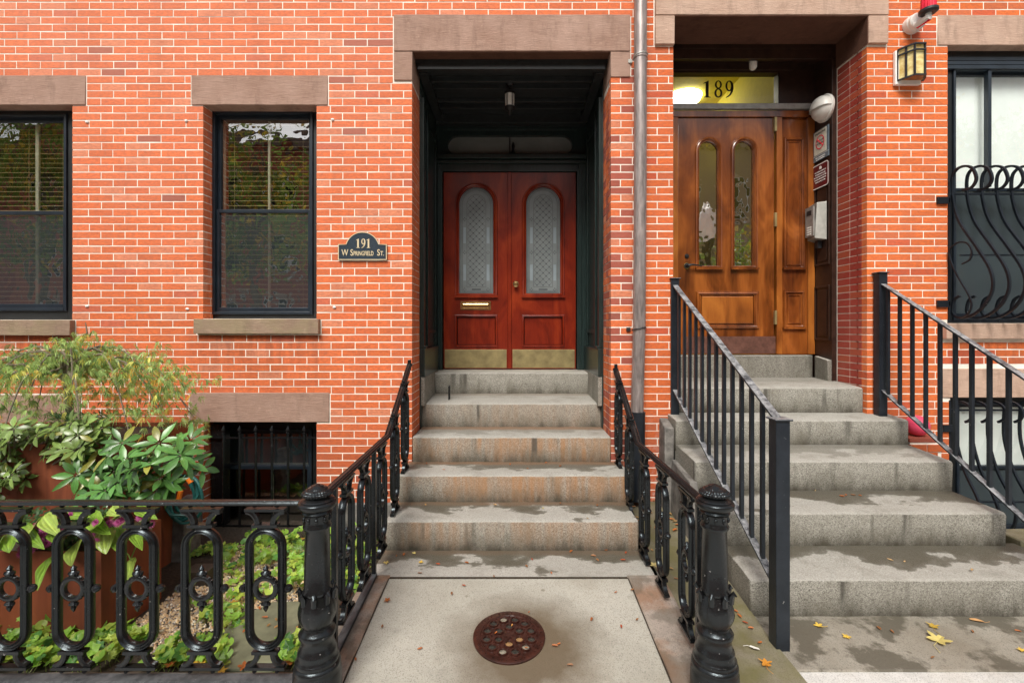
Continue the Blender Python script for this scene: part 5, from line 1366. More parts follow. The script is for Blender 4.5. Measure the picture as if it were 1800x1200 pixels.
# ================================================================== OPPOSITE SIDE OF THE STREET (mirrored in the panes)
def far_house(x0, x1, h, col, label):
    t = thing('brick_house', label, 'house', ((x0 + x1) / 2, -21, zz(-1.66)))
    m = MB('far_brick'); m.smooth = False; m.col = col; m.box(x0, x1, -30, -20, -.1, h)
    m.col = (.3, .2, .16); m.box(x0, x1, -20, -19.7, h - .5, h + .1); m.build('wall', t)
    m = MB('sidewalk', 'casing_paint', 'window_glass'); m.smooth = False; n = 3; w = (x1 - x0) / n
    m = MB('brownstone_light'); m.smooth = False
    for f in range(int(h // 3.2)):
        for i in range(n): xc = x0 + w * (i + .5); z = 1.2 + f * 3.2; m.box(xc - .75, xc + .75, -20, -19.9, z + 2.0, z + 2.25); m.box(xc - .7, xc + .7, -20, -19.85, z - .15, z)
    m.build('lintel', t)
    for f in range(int(h // 3.2)):
        for i in range(n):
            xc = x0 + w * (i + .5); z = 1.2 + f * 3.2; m = MB('white_paint', 'room'); m.smooth = False
            m.box(xc - .55, xc + .55, -20, -19.97, z, z + 2.0); m.m = 1; m.box(xc - .47, xc + .47, -19.98, -19.95, z + .08, z + .97); m.box(xc - .47, xc + .47, -19.98, -19.95, z + 1.03, z + 1.92); m.build('window', t)
far_house(-16, -8, 11.5, tuple(1.9 * v for v in (.30, .08, .05)), 'dark red brick row house across the street seen only in reflections')
far_house(-8, 0, 12.5, tuple(1.9 * v for v in (.36, .13, .08)), 'brown red brick row house across the street mirrored in the left windows')
far_house(0, 8, 11.0, tuple(1.9 * v for v in (.33, .09, .06)), 'brick row house across the street mirrored in the panes of door 189')
far_house(8, 16, 12.0, (.36, .24, .16), 'sand coloured row house across the street mirrored at the far right')
far_house(-26, -16, 12.5, tuple(1.9 * v for v in (.33, .10, .06)), 'wide brick row house across the street mirrored in the leftmost window')
far_house(-38, -26, 11.5, tuple(1.9 * v for v in (.24, .07, .05)), 'dark brick row house far down the street on the left')
far_house(16, 28, 11.0, tuple(1.9 * v for v in (.30, .09, .06)), 'wide brick row house far down the street on the right')
far_house(28, 40, 12.0, tuple(1.9 * v for v in (.34, .12, .08)), 'brick row house farthest along the street on the right')
def leafpoly(m, c, d, up, L, W, fold=.25, curl=.15, cup=0):
    d = V(d).normalized(); side = d.cross(V(up)); side = side.normalized() if side.length > 1e-4 else d.orthogonal().normalized(); n = side.cross(d)
    prof = [(0, 0), (.18, .55), (.42, 1), (.70, .82), (.90, .38), (1, 0)]
    mid = []; le = []; ri = []
    for t_, w in prof:
        q = V(c) + d * (L * t_) - n * (curl * L * t_ * t_); mid.append(q)
        le.append(q + side * (W / 2 * w) + n * (fold * W / 2 * w)); ri.append(q - side * (W / 2 * w) + n * (fold * W / 2 * w))
    vs = mid + le[1:-1] + ri[1:-1]; fs = []
    k = len(prof)
    Ls = [0] + [k + i for i in range(k - 2)] + [k - 1]; Rs = [0] + [k + (k - 2) + i for i in range(k - 2)] + [k - 1]
    for i in range(k - 1):
        a = [i, Ls[i], Ls[i + 1], i + 1]; a = [x for j, x in enumerate(a) if x not in a[:j]]
        b_ = [i, i + 1, Rs[i + 1], Rs[i]]; b_ = [x for j, x in enumerate(b_) if x not in b_[:j]]
        fs.append(a); fs.append(b_)
    m.add(vs, fs)
def far_tree(x, y, h, label):
    t = thing('street_tree', label, 'tree', (x, y, zz(-1.668)))
    m = MB('bark'); m.tube([(x, y, -.05), (x + .05, y, 1.5), (x - .05, y + .1, 3), (x + .1, y, h * .6), (x, y, h * .85)], [.2, .16, .14, .09, .03], 10)
    for i in range(9): a = R.uniform(0, 6.28); z = h * R.uniform(.4, .7); m.tube([(x, y, z), (x + math.cos(a) * 1.0, y + math.sin(a) * 1.0, z + .8), (x + math.cos(a) * 1.9, y + math.sin(a) * 1.9, z + 1.2)], [.06, .04, .015], 6)
    m.build('trunk', t)
    m = MB('leaf')
    cl = [(x + R.gauss(0, 1.4), y + R.gauss(0, 1.0), h * R.uniform(.42, 1.02)) for _ in range(48)]
    for c in cl:
        g = R.uniform(.5, 1.3)
        for _ in range(70):
            p = V(c) + V((R.gauss(0, .38), R.gauss(0, .38), R.gauss(0, .3))); m.col = (.20 * g, .30 * g, .05 * g) if R.random() < .75 else (.55 * g, .38 * g, .05 * g)
            d = V((R.uniform(-1, 1), R.uniform(-1, 1), R.uniform(-1, .3))).normalized(); sd = d.orthogonal().normalized() * .06
            m.add([p, p + d * .08 + sd, p + d * .18, p + d * .08 - sd], [(0, 1, 2, 3)])
    m.build('crown', t)
far_tree(-6.9, -8.3, 7.5, 'leafy street tree at the kerb mirrored in the window by the plaque')
far_tree(-12.6, -8.3, 8.0, 'leafy street tree at the kerb mirrored in the leftmost window')
far_tree(6.6, -8.0, 4.0, 'street tree at the kerb mirrored in the door panes')
far_tree(12.5, -8.2, 7.0, 'street tree at the kerb mirrored in the window at the far right')

t = thing('street_lamp', 'old fashioned street lamp with white acorn globe mirrored in the panes of door 189', 'street lamp', (4.72, -6.0, zz(-1.668)))
m = MB('iron'); m.lathe([(0, .2), (.1, .19), (.2, .15), (.5, .11), (.6, .08), (3.6, .055), (3.7, .09), (3.85, .12)], (4.72, -6.0, zz(-1.668)), 16); m.build('post', t)
m = MB('white_paint'); m.lathe([(3.85, .12), (3.95, .2), (4.15, .24), (4.35, .22), (4.5, .12), (4.55, .06), (4.62, .05), (4.7, .0)], (4.72, -6.0, zz(-1.668)), 20); m.build('lamp_globe', t)

mb = MB('soil'); mb.smooth = False
mb.box(-.765, .722, -1.0925, -1.0755, pathz(-1.08) - .05, pathz(-1.08) + .0035)
for x in (-.7685, .7245):
    mb.add([(x - .004, -1.09, pathz(-1.09) + .004), (x + .004, -1.09, pathz(-1.09) + .004), (x + .004, -2.2, pathz(-2.2) + .004), (x - .004, -2.2, pathz(-2.2) + .004)], [(0, 3, 2, 1)])
struct(mb.build('path_joint'))
# ================================================================== GARDEN
def rv(s=1): return V((R.gauss(0, s), R.gauss(0, s), R.gauss(0, s)))
# gravel (nobody could count it)
mb = MB('gravel')
cols = [(.50, .36, .20), (.60, .44, .24), (.42, .30, .17), (.55, .45, .32), (.30, .22, .15), (.62, .58, .50), (.20, .18, .16), (.48, .36, .22), (.38, .24, .12)]
for _ in range(20000):
    x = R.uniform(-2.75, -1.1); y = R.uniform(-1.72, -.35)
    edge = -1.70 + max(0, (x + 2.1)) * .40
    if y < edge + .1 * mnoise.noise(V((x * 4, y * 4, 0))): continue
    if x > -1.22 + .15 * mnoise.noise(V((y * 4, 1, 0))) - (y + .3) * .12: continue
    if x < -2.12 and -1.58 < y < -.45: continue
    r = R.uniform(.005, .0115); g = R.uniform(1.1, 1.8); c = R.choice(cols); mb.col = tuple(v * g for v in c)
    p = V((x, y, gz(x, y) + r * .3 + R.uniform(0, .006))); q = [V(v).normalized() * r * R.uniform(.7, 1.25) for v in ((1, 0, 0), (0, 1, 0), (-1, 0, 0), (0, -1, 0), (0, 0, .8))]
    an = R.uniform(0, 3); rot = Matrix.Rotation(an, 3, 'Z'); q = [rot @ v for v in q]
    mb.add([p + v for v in q], [(0, 1, 4), (1, 2, 4), (2, 3, 4), (3, 0, 4)])
g = mb.build('gravel', angle=20); g['kind'] = 'stuff'
# flat stepping stone
mb = MB('flagstone')
def gpt(px, py, z=None):
    z = zz(-1.62); return G(px, py, z)
ol = [gpt(*p) for p in ((392, 1112), (410, 1092), (478, 1060), (532, 1058), (527, 1092), (518, 1130), (480, 1178), (378, 1180))]
k = len(ol); mb.smooth = False; mb.add([(p.x, p.y, zz(-1.645)) for p in ol] + [(p.x, p.y, zz(-1.608)) for p in ol], [tuple(range(k, 2 * k))] + [(i, (i + 1) % k, (i + 1) % k + k, i + k) for i in range(k)])
s = mb.build('stepping_stone', bevel=.008); tag(s, 'flat greenish stepping stone with fallen leaves beside the left newel post', 'stepping stone')
# steel planters
def planter(x0, x1, y0, y1, z0, z1, label):
    mb = MB('corten', 'soil'); mb.smooth = False; t_ = .012
    mb.box(x0, x1, y0, y0 + t_, z0, z1); mb.box(x0, x1, y1 - t_, y1, z0, z1); mb.box(x0, x0 + t_, y0 + t_, y1 - t_, z0, z1); mb.box(x1 - t_, x1, y0 + t_, y1 - t_, z0, z1)
    mb.m = 1; mb.box(x0 + t_, x1 - t_, y0 + t_, y1 - t_, z0, z1 - .03)
    o = mb.build('steel_planter'); tag(o, label, 'planter'); return o
planter(-3.75, -2.158, -1.55, -1.13, zz(-1.66), zz(-1.172), 'low rusty steel planter with hostas and pink mums behind the fence')
planter(-4.05, -2.47, -1.10, -.42, zz(-1.70), zz(-.72), 'tall rusty steel planter carrying the maple and evergreen shrubs')
mb = MB('copper_box'); mb.smooth = False; mb.box(-2.13, -1.98, -.98, -.86, zz(-1.69), zz(-1.58)); o = mb.build('junction_box'); tag(o, 'dark box half hidden behind the corner of the low planter', 'box')
mb = MB('foundation'); mb.prism([(-.62, zz(-1.75)), (-.60, zz(-1.28)), (-.44, zz(-1.26)), (-.42, zz(-1.75))], -2.62, -2.38, n=3, jit=.01)
o = mb.build('stone_block', bevel=.01); tag(o, 'rough grey stone block under the coiled green hose', 'stone')

# --- laceleaf maple
mt = thing('laceleaf_maple', 'laceleaf maple with drooping feathery green and orange foliage against the brick wall', 'tree', (-3.12, -.72, zz(-.75)))
tx, ty = -3.12, -.72
mb = MB('bark')
trunk = [V((tx, ty, zz(-.78))), V((tx + .01, ty, zz(-.55))), V((tx - .005, ty - .01, zz(-.35))), V((tx + .02, ty, zz(-.22)))]
mb.tube(trunk, [.030, .024, .022, .018], 10)
tips = []
for i in range(26):
    a = 2 * PI * i / 26 + R.uniform(-.15, .15); rad = R.uniform(.5, 1.12); ex = 1.0 if math.cos(a) > 0 else .85
    dx = math.cos(a) * rad * .98 * ex; dy = math.sin(a) * rad * .42
    z0_ = zz(R.uniform(-.42, -.18)); top = zz(R.uniform(-.16, .0) - .18 * rad); end = zz(-.12 - .52 * rad * rad - R.uniform(0, .12))
    pts = [V((tx, ty, z0_)), V((tx + dx * .3, ty + dy * .3, top)), V((tx + dx * .65, ty + dy * .65, top - .03)), V((tx + dx, ty + dy, end))]
    sm = []
    for j in range(3):
        p0 = pts[max(j - 1, 0)]; p1 = pts[j]; p2 = pts[j + 1]; p3 = pts[min(j + 2, 3)]
        for k in range(6): u = k / 6; sm.append(.5 * ((2 * p1) + (-p0 + p2) * u + (2 * p0 - 5 * p1 + 4 * p2 - p3) * u * u + (-p0 + 3 * p1 - 3 * p2 + p3) * u ** 3) + V((0, 0, R.uniform(-.008, .008))))
    sm.append(pts[-1]); n = len(sm)
    mb.tube(sm, [.011 * (1 - j / n) + .0018 for j in range(n)], 5); tips.append(sm)
mb.tube([V((tx + .02, ty, zz(-.25))), V((tx + .10, ty - .02, zz(-.12))), V((tx + .16, ty - .03, zz(-.03))), V((tx + .14, ty - .02, zz(.04)))], [.014, .010, .006, .003], 6)
mb.build('trunk', mt)
mb = MB('leaf')
def lace(p, sc=1.0):
    hue = R.random(); q = mnoise.noise(p * 2.2)
    if hue < .02 + max(0, q) * .22: c = (.42, .25, .035)
    elif hue < .16: c = (.36, .35, .08)
    elif hue < .76: c = (.23, .32, .105)
    else: c = (.12, .20, .06)
    k = R.uniform(1.6, 2.7); mb.col = tuple(v * k for v in c)
    d0 = V((R.gauss(0, .6) + (p.x - tx) * .4, R.gauss(0, .6) + (p.y - ty) * .3, -R.uniform(.35, 1.1))).normalized(); sd = d0.cross(V((R.gauss(0, 1), R.gauss(0, 1), .3))).normalized()
    for j in range(7):
        a = (j - 3) * .33 + R.uniform(-.08, .08); d = (d0 * math.cos(a) + sd * math.sin(a)); L = sc * R.uniform(.040, .072) * (1 - abs(j - 3) * .14)
        w = d.cross(V((R.gauss(0, 1), R.gauss(0, 1), R.gauss(0, 1)))).normalized() * .0026 * sc
        m1 = p + d * L * .5; e = p + d * L + V((0, 0, -.012 * sc))
        mb.add([p, m1 + w * 1.1, e, m1 - w * 1.1], [(0, 1, 2, 3)])
        for s2 in (-1, 1):
            mm = p + d * L * R.uniform(.35, .6); s3 = (d + w.normalized() * .9 * s2).normalized(); mb.add([mm, mm + s3 * L * .22 + w * .4, mm + s3 * L * .3], [(0, 1, 2)])
mb.smooth = False
for sm in tips:
    n = len(sm)
    for j in range(3, n):
        cnt = 3 if j > 5 else 1
        for _ in range(cnt):
            sp_ = .03 + .035 * j / n; lace(sm[j] + V((R.gauss(0, sp_), R.gauss(0, sp_), R.gauss(-.01, sp_ * .55))))
    for _ in range(14): lace(sm[-1] + V((R.gauss(0, .06), R.gauss(0, .05), -R.uniform(0, .13))))
for (px, py, n_) in ((262, 625, 80), (300, 650, 90), (320, 672, 70), (285, 690, 60), (250, 720, 60), (215, 715, 35), (190, 660, 70), (150, 600, 70), (110, 600, 60), (70, 715, 60), (50, 650, 50), (355, 668, 22), (235, 655, 70), (175, 630, 60), (25, 660, 50)):
    c = P(px, py, -.85 + R.uniform(-.15, .15))
    for _ in range(int(n_ * .4)): lace(c + V((R.gauss(0, .07), R.gauss(0, .06), R.gauss(0, .035))), 1.1)
mb.build('crown', mt)

# --- evergreen shrubs with whorled glossy leaves
def whorl(m, c, up, n, L, W, col, droop=.25):
    up = V(up).normalized(); s_ = up.orthogonal().normalized(); t_ = up.cross(s_)
    a0 = R.uniform(0, 6)
    for i in range(n):
        a = a0 + 2 * PI * i / n + R.uniform(-.2, .2); k = R.uniform(.45, 1.3)
        d = s_ * math.cos(a) + t_ * math.sin(a) + up * R.uniform(-.15, .45)
        m.col = tuple(v * k for v in (col if R.random() > .06 else (.30, .30, .05)))
        LL = L * R.uniform(.75, 1.1); leafpoly(m, V(c) + d * .012, d, up, LL, W * R.uniform(.75, 1.05), .22, droop)
        sd_ = d.normalized().cross(up).normalized(); n_ = sd_.cross(d.normalized()); d_ = d.normalized(); m.col = tuple(min(1, v * 1.3 + .02) for v in m.col)
        pr_ = [V(c) + d_ * (.012 + LL * t_) - n_ * (droop * LL * t_ * t_ - .0012) for t_ in (0.02, .45, .9)]
        m.add([pr_[0] + sd_ * .0014, pr_[0] - sd_ * .0014, pr_[1] + sd_ * .001, pr_[1] - sd_ * .001, pr_[2]], [(0, 1, 3, 2), (2, 3, 4)])
def shrub(name, label, root, spots, ly, L, W, col, n):
    t = thing(name, label, 'shrub', root)
    m = MB('bark'); m2 = MB('leaf_glossy')
    for (px, py, *rest) in spots:
        y = ly + R.uniform(-.12, .12); c = P(px, py, y); md = V(root).lerp(c, .5) + V((0, 0, -.05))
        m.tube([V(root), md, c], [.008, .006, .004], 5)
        d = V((R.gauss(0, .35), -R.uniform(.35, .9), R.uniform(.35, .9)))
        whorl(m2, c, d, n, L, W, col); 
        if R.random() < .55: whorl(m2, c + V((R.gauss(0, .04), .05, -.05)), d, n - 2, L * .9, W, tuple(v * .6 for v in col))
    m.build('stem', t); m2.build('foliage', t)
sp = [(R.uniform(-60, 165), R.uniform(755, 812)) for _ in range(34)] + [(R.uniform(-60, 40), R.uniform(800, 850)) for _ in range(12)] + [(168, 770), (180, 752), (150, 790), (140, 812), (30, 850), (52, 862), (45, 842), (10, 845), (5, 860)] + [(R.uniform(20, 175), R.uniform(742, 765)) for _ in range(8)]
shrub('evergreen_shrub', 'pale green evergreen shrub spilling over the tall planter below the maple', (-3.3, -.9, zz(-.95)), sp, -1.12, .080, .037, (.22, .33, .08), 7)
sp = [(178, 785), (215, 778), (248, 790), (280, 778), (310, 782), (335, 775), (165, 830), (200, 828), (235, 822), (262, 812), (290, 805), (318, 800), (328, 812), (135, 835), (150, 850), (185, 862), (205, 848), (240, 850), (275, 862), (300, 850), (285, 840), (222, 805), (190, 800), (160, 868), (255, 835)]
shrub('evergreen_shrub', 'glossy dark green shrub with long whorled leaves hanging over the fence', (-2.62, -.95, zz(-.95)), sp, -1.25, .112, .039, (.11, .28, .06), 8)
# red and yellow odd leaves among the shrub
# --- fine dark conifer-like underplanting
t = thing('fern', 'fine dark green feathery plant at the foot of the maple', 'plant', (-3.0, -.8, zz(-.76)))
m = MB('leaf')
for _ in range(900):
    p = P(R.uniform(95, 200), R.uniform(728, 765), -.85 + R.uniform(-.12, .1)); k = R.uniform(.6, 1.4); m.col = (.05 * k, .14 * k, .03 * k)
    d = V((R.gauss(0, 1), -.5, R.uniform(-.2, .8))).normalized(); w = d.orthogonal().normalized() * .0022; m.add([p, p + d * .03 + w, p + d * .065, p + d * .03 - w], [(0, 1, 2, 3)])
m.build('foliage', t)

# --- hostas and mums of the low planter
def broad(m, c, d, up, L, W, col, ribs=7, fold=.28, curl=.4):
    d = V(d).normalized(); side = d.cross(V(up)).normalized(); n = side.cross(d); nu, nv = 12, 2 * ribs
    vs = []
    for i in range(nu + 1):
        t_ = i / nu; w = math.sin(PI * min(1, t_ ** .62)) ** .8 if 0 < t_ < 1 else 0
        for j in range(nv + 1):
            s_ = (j / nv) * 2 - 1
            q = V(c) + d * (L * (t_ - .10 * abs(s_) * 0)) + side * (W / 2 * w * s_) + n * (fold * W / 2 * w * abs(s_) - curl * L * t_ * t_ + (.0022 if j % 2 else -.0) * w + .008 * math.sin(t_ * 9 + s_ * 4) * w * .6)
            vs.append(q)
    fs = []
    for i in range(nu):
        for j in range(nv): a = i * (nv + 1) + j; fs.append((a, a + 1, a + nv + 2, a + nv + 1))
    for q, f in enumerate(fs):
        kk = (1.12 if (q % nv) % 2 else .82) * (1.25 if (q % nv) in (ribs - 1, ribs) else 1); m.col = tuple(v * kk for v in col); m.add([vs[i] for i in f], [(0, 1, 2, 3)])
t = thing('hosta', 'hosta with big lime green ribbed leaves in the low rusty planter', 'plant', (-2.7, -1.35, zz(-1.2)))
m = MB('leaf_glossy'); st = MB('leaf'); st.col = (.25, .38, .07)
HL = [((75, 912), (38, 935), .17, .10), ((78, 905), (92, 932), .15, .08), ((145, 945), (110, 985), .21, .115), ((95, 972), (62, 1018), .22, .085), ((180, 925), (165, 912), .13, .11), ((185, 930), (182, 968), .15, .10), ((205, 922), (205, 965), .15, .10),
      ((20, 935), (10, 962), .16, .10), ((0, 940), (-20, 975), .17, .10), ((195, 892), (203, 900), .12, .07), ((230, 982), (222, 1015), .13, .065), ((235, 935), (243, 950), .09, .06), ((110, 900), (145, 903), .15, .07), ((160, 905), (178, 935), .13, .09), ((240, 890), (262, 905), .10, .06), ((30, 925), (55, 950), .14, .09), ((95, 925), (90, 950), .12, .07)]
for (a_, b_, L, W) in HL:
    pa = P(a_[0], a_[1], -1.52 + R.uniform(-.06, .06)); pb = P(b_[0], b_[1], -1.68 + R.uniform(-.05, .03)); k = R.uniform(.85, 1.25)
    st = MB('leaf'); st.col = (.25, .38, .07)
    d = pb - pa; st.tube([V((pa.x * .9 - .27, -1.35, zz(-1.2))), pa.lerp(V((pa.x, -1.4, zz(-1.0))), .5), pa], [.006, .005, .003], 5); st.build('stem', t)
    up = V((R.gauss(0, .3), -.9, .9)); broad(m, pa, d, up, max(L, d.length), W * 1.0, (.22 * k, .38 * k, .045 * k) if R.random() < .75 else (.38, .52, .10), 5, .22, .18)
m.build('foliage', t); st = MB('leaf'); st.col = (.25, .38, .07); st.tube([P(218, 968, -1.62), P(226, 975, -1.62), P(230, 985, -1.62)], .003, 5); st.build('stem', t)
t = thing('chrysanthemum', 'pink flowering mums between the hosta leaves in the low planter', 'plant', (-2.75, -1.42, zz(-1.2)))
m = MB('leaf')
for _ in range(1500):
    p = P(R.uniform(35, 275), R.uniform(893, 985) , -1.45 + R.uniform(-.08, .08))
    if p.z < zz(-1.19): continue
    if p.x > -2.17: continue
    k = R.uniform(.5, 1.3); m.col = (.055 * k, .13 * k, .03 * k); d = V((R.gauss(0, 1), R.gauss(-.4, 1), R.gauss(.3, .6))).normalized(); leafpoly(m, p, d, (0, -.5, 1), .032, .016)
m.build('foliage', t)
for (px, py) in ((68, 922), (78, 928), (97, 925), (104, 930), (90, 928), (60, 950), (70, 952), (83, 955), (66, 958), (40, 962), (38, 972), (55, 966), (170, 918), (208, 918), (192, 920), (247, 908), (265, 921), (135, 900), (125, 905), (168, 952), (160, 942), (186, 915), (48, 945), (214, 914), (75, 938)):
    c = P(px, py, -1.60 + R.uniform(-.03, .03)); m = MB('petal')
    for ring, (nn, el, L) in enumerate(((16, .1, .026), (12, .6, .021), (8, 1.1, .014))):
        for i in range(nn):
            a = 2 * PI * i / nn + ring * .2; ax = V((.1, -.85, .5)).normalized(); s_ = ax.orthogonal().normalized(); t2 = ax.cross(s_)
            d = (s_ * math.cos(a) + t2 * math.sin(a)) * math.cos(el) + ax * math.sin(el); k = R.uniform(.8, 1.2); m.col = (.50 * k, .085 * k, .28 * k); w = d.cross(ax).normalized() * .0028
            m.add([c, c + d * L * .6 + w, c + d * L, c + d * L * .6 - w], [(0, 1, 2, 3)])
    m.build('flower', t)

# --- ground cover (nobody could count it)
def gleaf(m, p, up, r, col):
    up = V(up).normalized(); s_ = up.orthogonal().normalized(); t_ = up.cross(s_); a0 = R.uniform(0, 6); vs = [V(p)]; N = 10
    for i in range(N + 1):
        a = a0 + (2 * PI - .5) * i / N; rr = r * (1 + .22 * math.cos(5 * a * 1.08 + 1)) * (1 if i % 2 else .86); vs.append(V(p) + (s_ * math.cos(a) + t_ * math.sin(a)) * rr + up * (.18 * r))
    m.col = col; m.add(vs, [(0, i, i + 1) for i in range(1, N + 1)])
m = MB('leaf'); m.smooth = False
def cover(px, py): 
    p = G(px, py, zz(-1.60)); return p
def patch(n, fn, h=.09, dens=None):
    for _ in range(n):
        px, py = fn(); p = G(px, py, zz(-1.62))
        if dens and mnoise.noise(V((p.x * 3.1, p.y * 3.1, 5))) < dens: continue
        if p.y < -1.86: continue
        zt = gz(p.x, p.y) + R.uniform(.02, h); k = R.uniform(.9, 2.0)
        c = (.20, .36, .045) if R.random() < .55 else ((.36, .46, .07) if R.random() < .7 else (.08, .22, .04))
        m.smooth = False
        up = V((R.gauss(0, .45), -.45 + R.gauss(0, .4), 1)); gleaf(m, (p.x, p.y, zt), up, R.uniform(.013, .034), tuple(v * k for v in c))
        if R.random() < .6:
            q = V((p.x + R.gauss(0, .03), p.y + R.gauss(0, .03), gz(p.x, p.y))); m.col = (.35, .42, .12); m.tube([q, q.lerp(V((p.x, p.y, zt)), .6) + V((R.gauss(0, .01), 0, .01)), V((p.x, p.y, zt))], [.0016, .0014, .0012], 3)
patch(520, lambda: (R.uniform(-30, 400), R.uniform(1110, 1178)), dens=-.12)
patch(110, lambda: (R.uniform(200, 330), R.uniform(1110, 1175)), .10, -.1)
patch(250, lambda: (R.uniform(440, 560), R.uniform(925, 1050)), .10, -.15)
patch(45, lambda: (R.uniform(395, 440), R.uniform(960, 1058)), .08, 0)
patch(110, lambda: (R.uniform(320, 430), R.uniform(1055, 1110)), .10, -.1)
patch(210, lambda: (R.uniform(430, 660), R.uniform(930, 990)), .12)
patch(170, lambda: (R.uniform(560, 650), R.uniform(900, 1040)), .12)
patch(120, lambda: (R.uniform(300, 420), R.uniform(945, 962)), .05, 0)
patch(60, lambda: (R.uniform(490, 530), R.uniform(1120, 1170)), .06)
patch(40, lambda: (R.uniform(0, 100), R.uniform(1100, 1135)), .14)
gcv = m.build('ground_cover'); gcv['kind'] = 'stuff'

# --- hose
t = thing('garden_hose', 'coiled dark teal garden hose with orange couplings beside the small basement window', 'hose', (-2.62, -.75, zz(-1.2)))
m = MB('teal_hose')
for i in range(5):
    cx_ = P(322 + R.uniform(-6, 8), 850, -.62 - i * .02); pts = []
    for k in range(29):
        a = 2 * PI * k / 28; pts.append(V((cx_.x + (.075 + .012 * i) * math.cos(a), -.62 - i * .022 + .01 * math.sin(3 * a + i), P(0, 868, -.62).z + (.14 + .006 * i) * math.sin(a) * (1.05 if math.sin(a) < 0 else .95))))
    m.tube(pts, .0105, 8)
m.tube([P(342, 840, -.7), P(348, 870, -.72), P(330, 905, -.74), P(300, 905, -.76), P(292, 893, -.76)], .0105, 8)
m.build('coil', t)
m = MB('orange_plastic'); m.tube([P(330, 840, -.75), P(336, 848, -.75)], .017, 10); m.tube([P(318, 862, -.75), P(313, 882, -.76)], .016, 10); m.build('coupling', t)
m = MB('red_plastic'); m.ball(tuple(P(306, 832, -.78)), .015, 8); m.build('tap', t)
m = MB('dark_plastic'); m.smooth = False; hk = P(322, 832, -.45); m.box(hk.x - .02, hk.x + .02, -.75, -.42, hk.z - .0, hk.z + .02); m.box(hk.x - .03, hk.x + .03, -.44, -.43, zz(-1.30), hk.z + .04); m.build('hanger', t)

# ================================================================== FALLEN LEAVES
def lobed(r, n=5, deep=.5):
    pts = []
    for i in range(n * 4):
        a = 2 * PI * i / (n * 4); k = [1, .72, deep, .72][i % 4]
        pts.append((r * k * math.cos(a) * R.uniform(.9, 1.1), r * k * math.sin(a) * R.uniform(.9, 1.1)))
    return pts
def ground_leaf(px, py, zfn, size, col, label, group=None, kind='maple', stem=True, name='fallen_leaf'):
    z = zfn(0, 0) if callable(zfn) and False else None
    zc = zfn if isinstance(zfn, float) else None
    if zc is None:
        zc = zz(-1.6)
        for _ in range(6): q = G(px, py, zc); zc = zfn(q.x, q.y)
    q = G(px, py, zc); m = MB('dry_leaf'); m.smooth = False
    a0 = R.uniform(0, 6.28)
    if kind == 'maple':
        pts = lobed(size, 5, .42)
    else:
        pts = [(size * math.cos(a) * 1.0, size * .38 * math.sin(a)) for a in [2 * PI * i / 8 for i in range(8)]]
    pts = [(x * math.cos(a0) - y * math.sin(a0), x * math.sin(a0) + y * math.cos(a0)) for x, y in pts]
    cu = R.uniform(.1, .5) * (1.6 if kind != 'maple' else .8)
    k = R.uniform(.8, 1.2); m.col = tuple(v * k for v in col)
    th = V((math.cos(a0), math.sin(a0)))
    vs = [(q.x, q.y, zc + .004)] + [(q.x + x, q.y + y, zc + .005 + cu * abs(-x * th.y + y * th.x) + .004 * R.random()) for x, y in pts]
    n = len(pts); m.add(vs, [(0, 1 + i, 1 + (i + 1) % n) for i in range(n)])
    if stem and size > .025:
        e = a0 + PI; m.tube([vs[0], (q.x + size * 1.2 * math.cos(e), q.y + size * 1.2 * math.sin(e), zc + .006), (q.x + size * 2.0 * math.cos(e + .3), q.y + size * 2.0 * math.sin(e + .3), zc + .004)], .0012, 4)
    o = m.build(name); tag(o, label, 'leaf', group); return o
YEL = (.72, .48, .07); PALE = (.80, .66, .22); ORA = (.52, .155, .035); BRN = (.34, .15, .06); RED = (.45, .08, .02)
slabz = zz(-1.557) + .002; lz = lambda x, y: zz(-1.659) + .004; pz = lambda x, y: pathz(y) + .003
kz = lambda x, y: pathz(y) + .016
mz = lambda x, y: zz(-1.645 + max(0, (y + 1.5)) * .11) + .006
ground_leaf(679, 990, slabz, .022, PALE, 'pale yellow leaf at the left end of the slab below the steps')
ground_leaf(740, 989, slabz, .020, YEL, 'small bright yellow leaf in the wet patch on the slab below the steps')
ground_leaf(728, 973, slabz, .016, PALE, 'pale leaf touching the lowest riser of the left steps')
ground_leaf(955, 894, zz(-1.349) + .004, .011, (.75, .62, .03), 'tiny lemon yellow leaf at the back of the lowest left step', kind='m')
ground_leaf(681, 1056, pz, .024, ORA, 'ragged orange leaf on the path beside the left kerb')
ground_leaf(1650, 1126, lz, .062, PALE, 'large pale yellow maple leaf on the right landing slab')
ground_leaf(1640, 1102, lz, .032, YEL, 'yellow maple leaf just behind the large one on the landing slab')
ground_leaf(1439, 1101, lz, .026, YEL, 'yellow leaf right of the square railing post')
ground_leaf(1488, 1120, lz, .024, YEL, 'second yellow leaf from the square railing post')
ground_leaf(1717, 1092, lz, .034, (.55, .30, .12), 'curled brown leaf below the lowest right step', kind='b')
ground_leaf(1796, 1144, lz, .022, YEL, 'yellow leaf at the right edge of the landing slab')
ground_leaf(1425, 661, zz(-.50), .018, YEL, 'yellow leaf on the top landing below the sill of door 189', kind='b')
ground_leaf(1346, 1167, mz, .034, (.62, .26, .03), 'orange yellow leaf on the mossy strip near the square post')
ground_leaf(1326, 1140, mz, .026, (.75, .73, .68), 'white dried leaf on the mossy strip beside the right newel post', kind='b')
ground_leaf(1151, 994, kz, .034, (.62, .50, .20), 'large tan leaf behind the right cast iron railing')
ground_leaf(1432, 863, zz(-1.19), .022, (.55, .40, .22), 'curled tan leaf on the third right step from the bottom', kind='b')
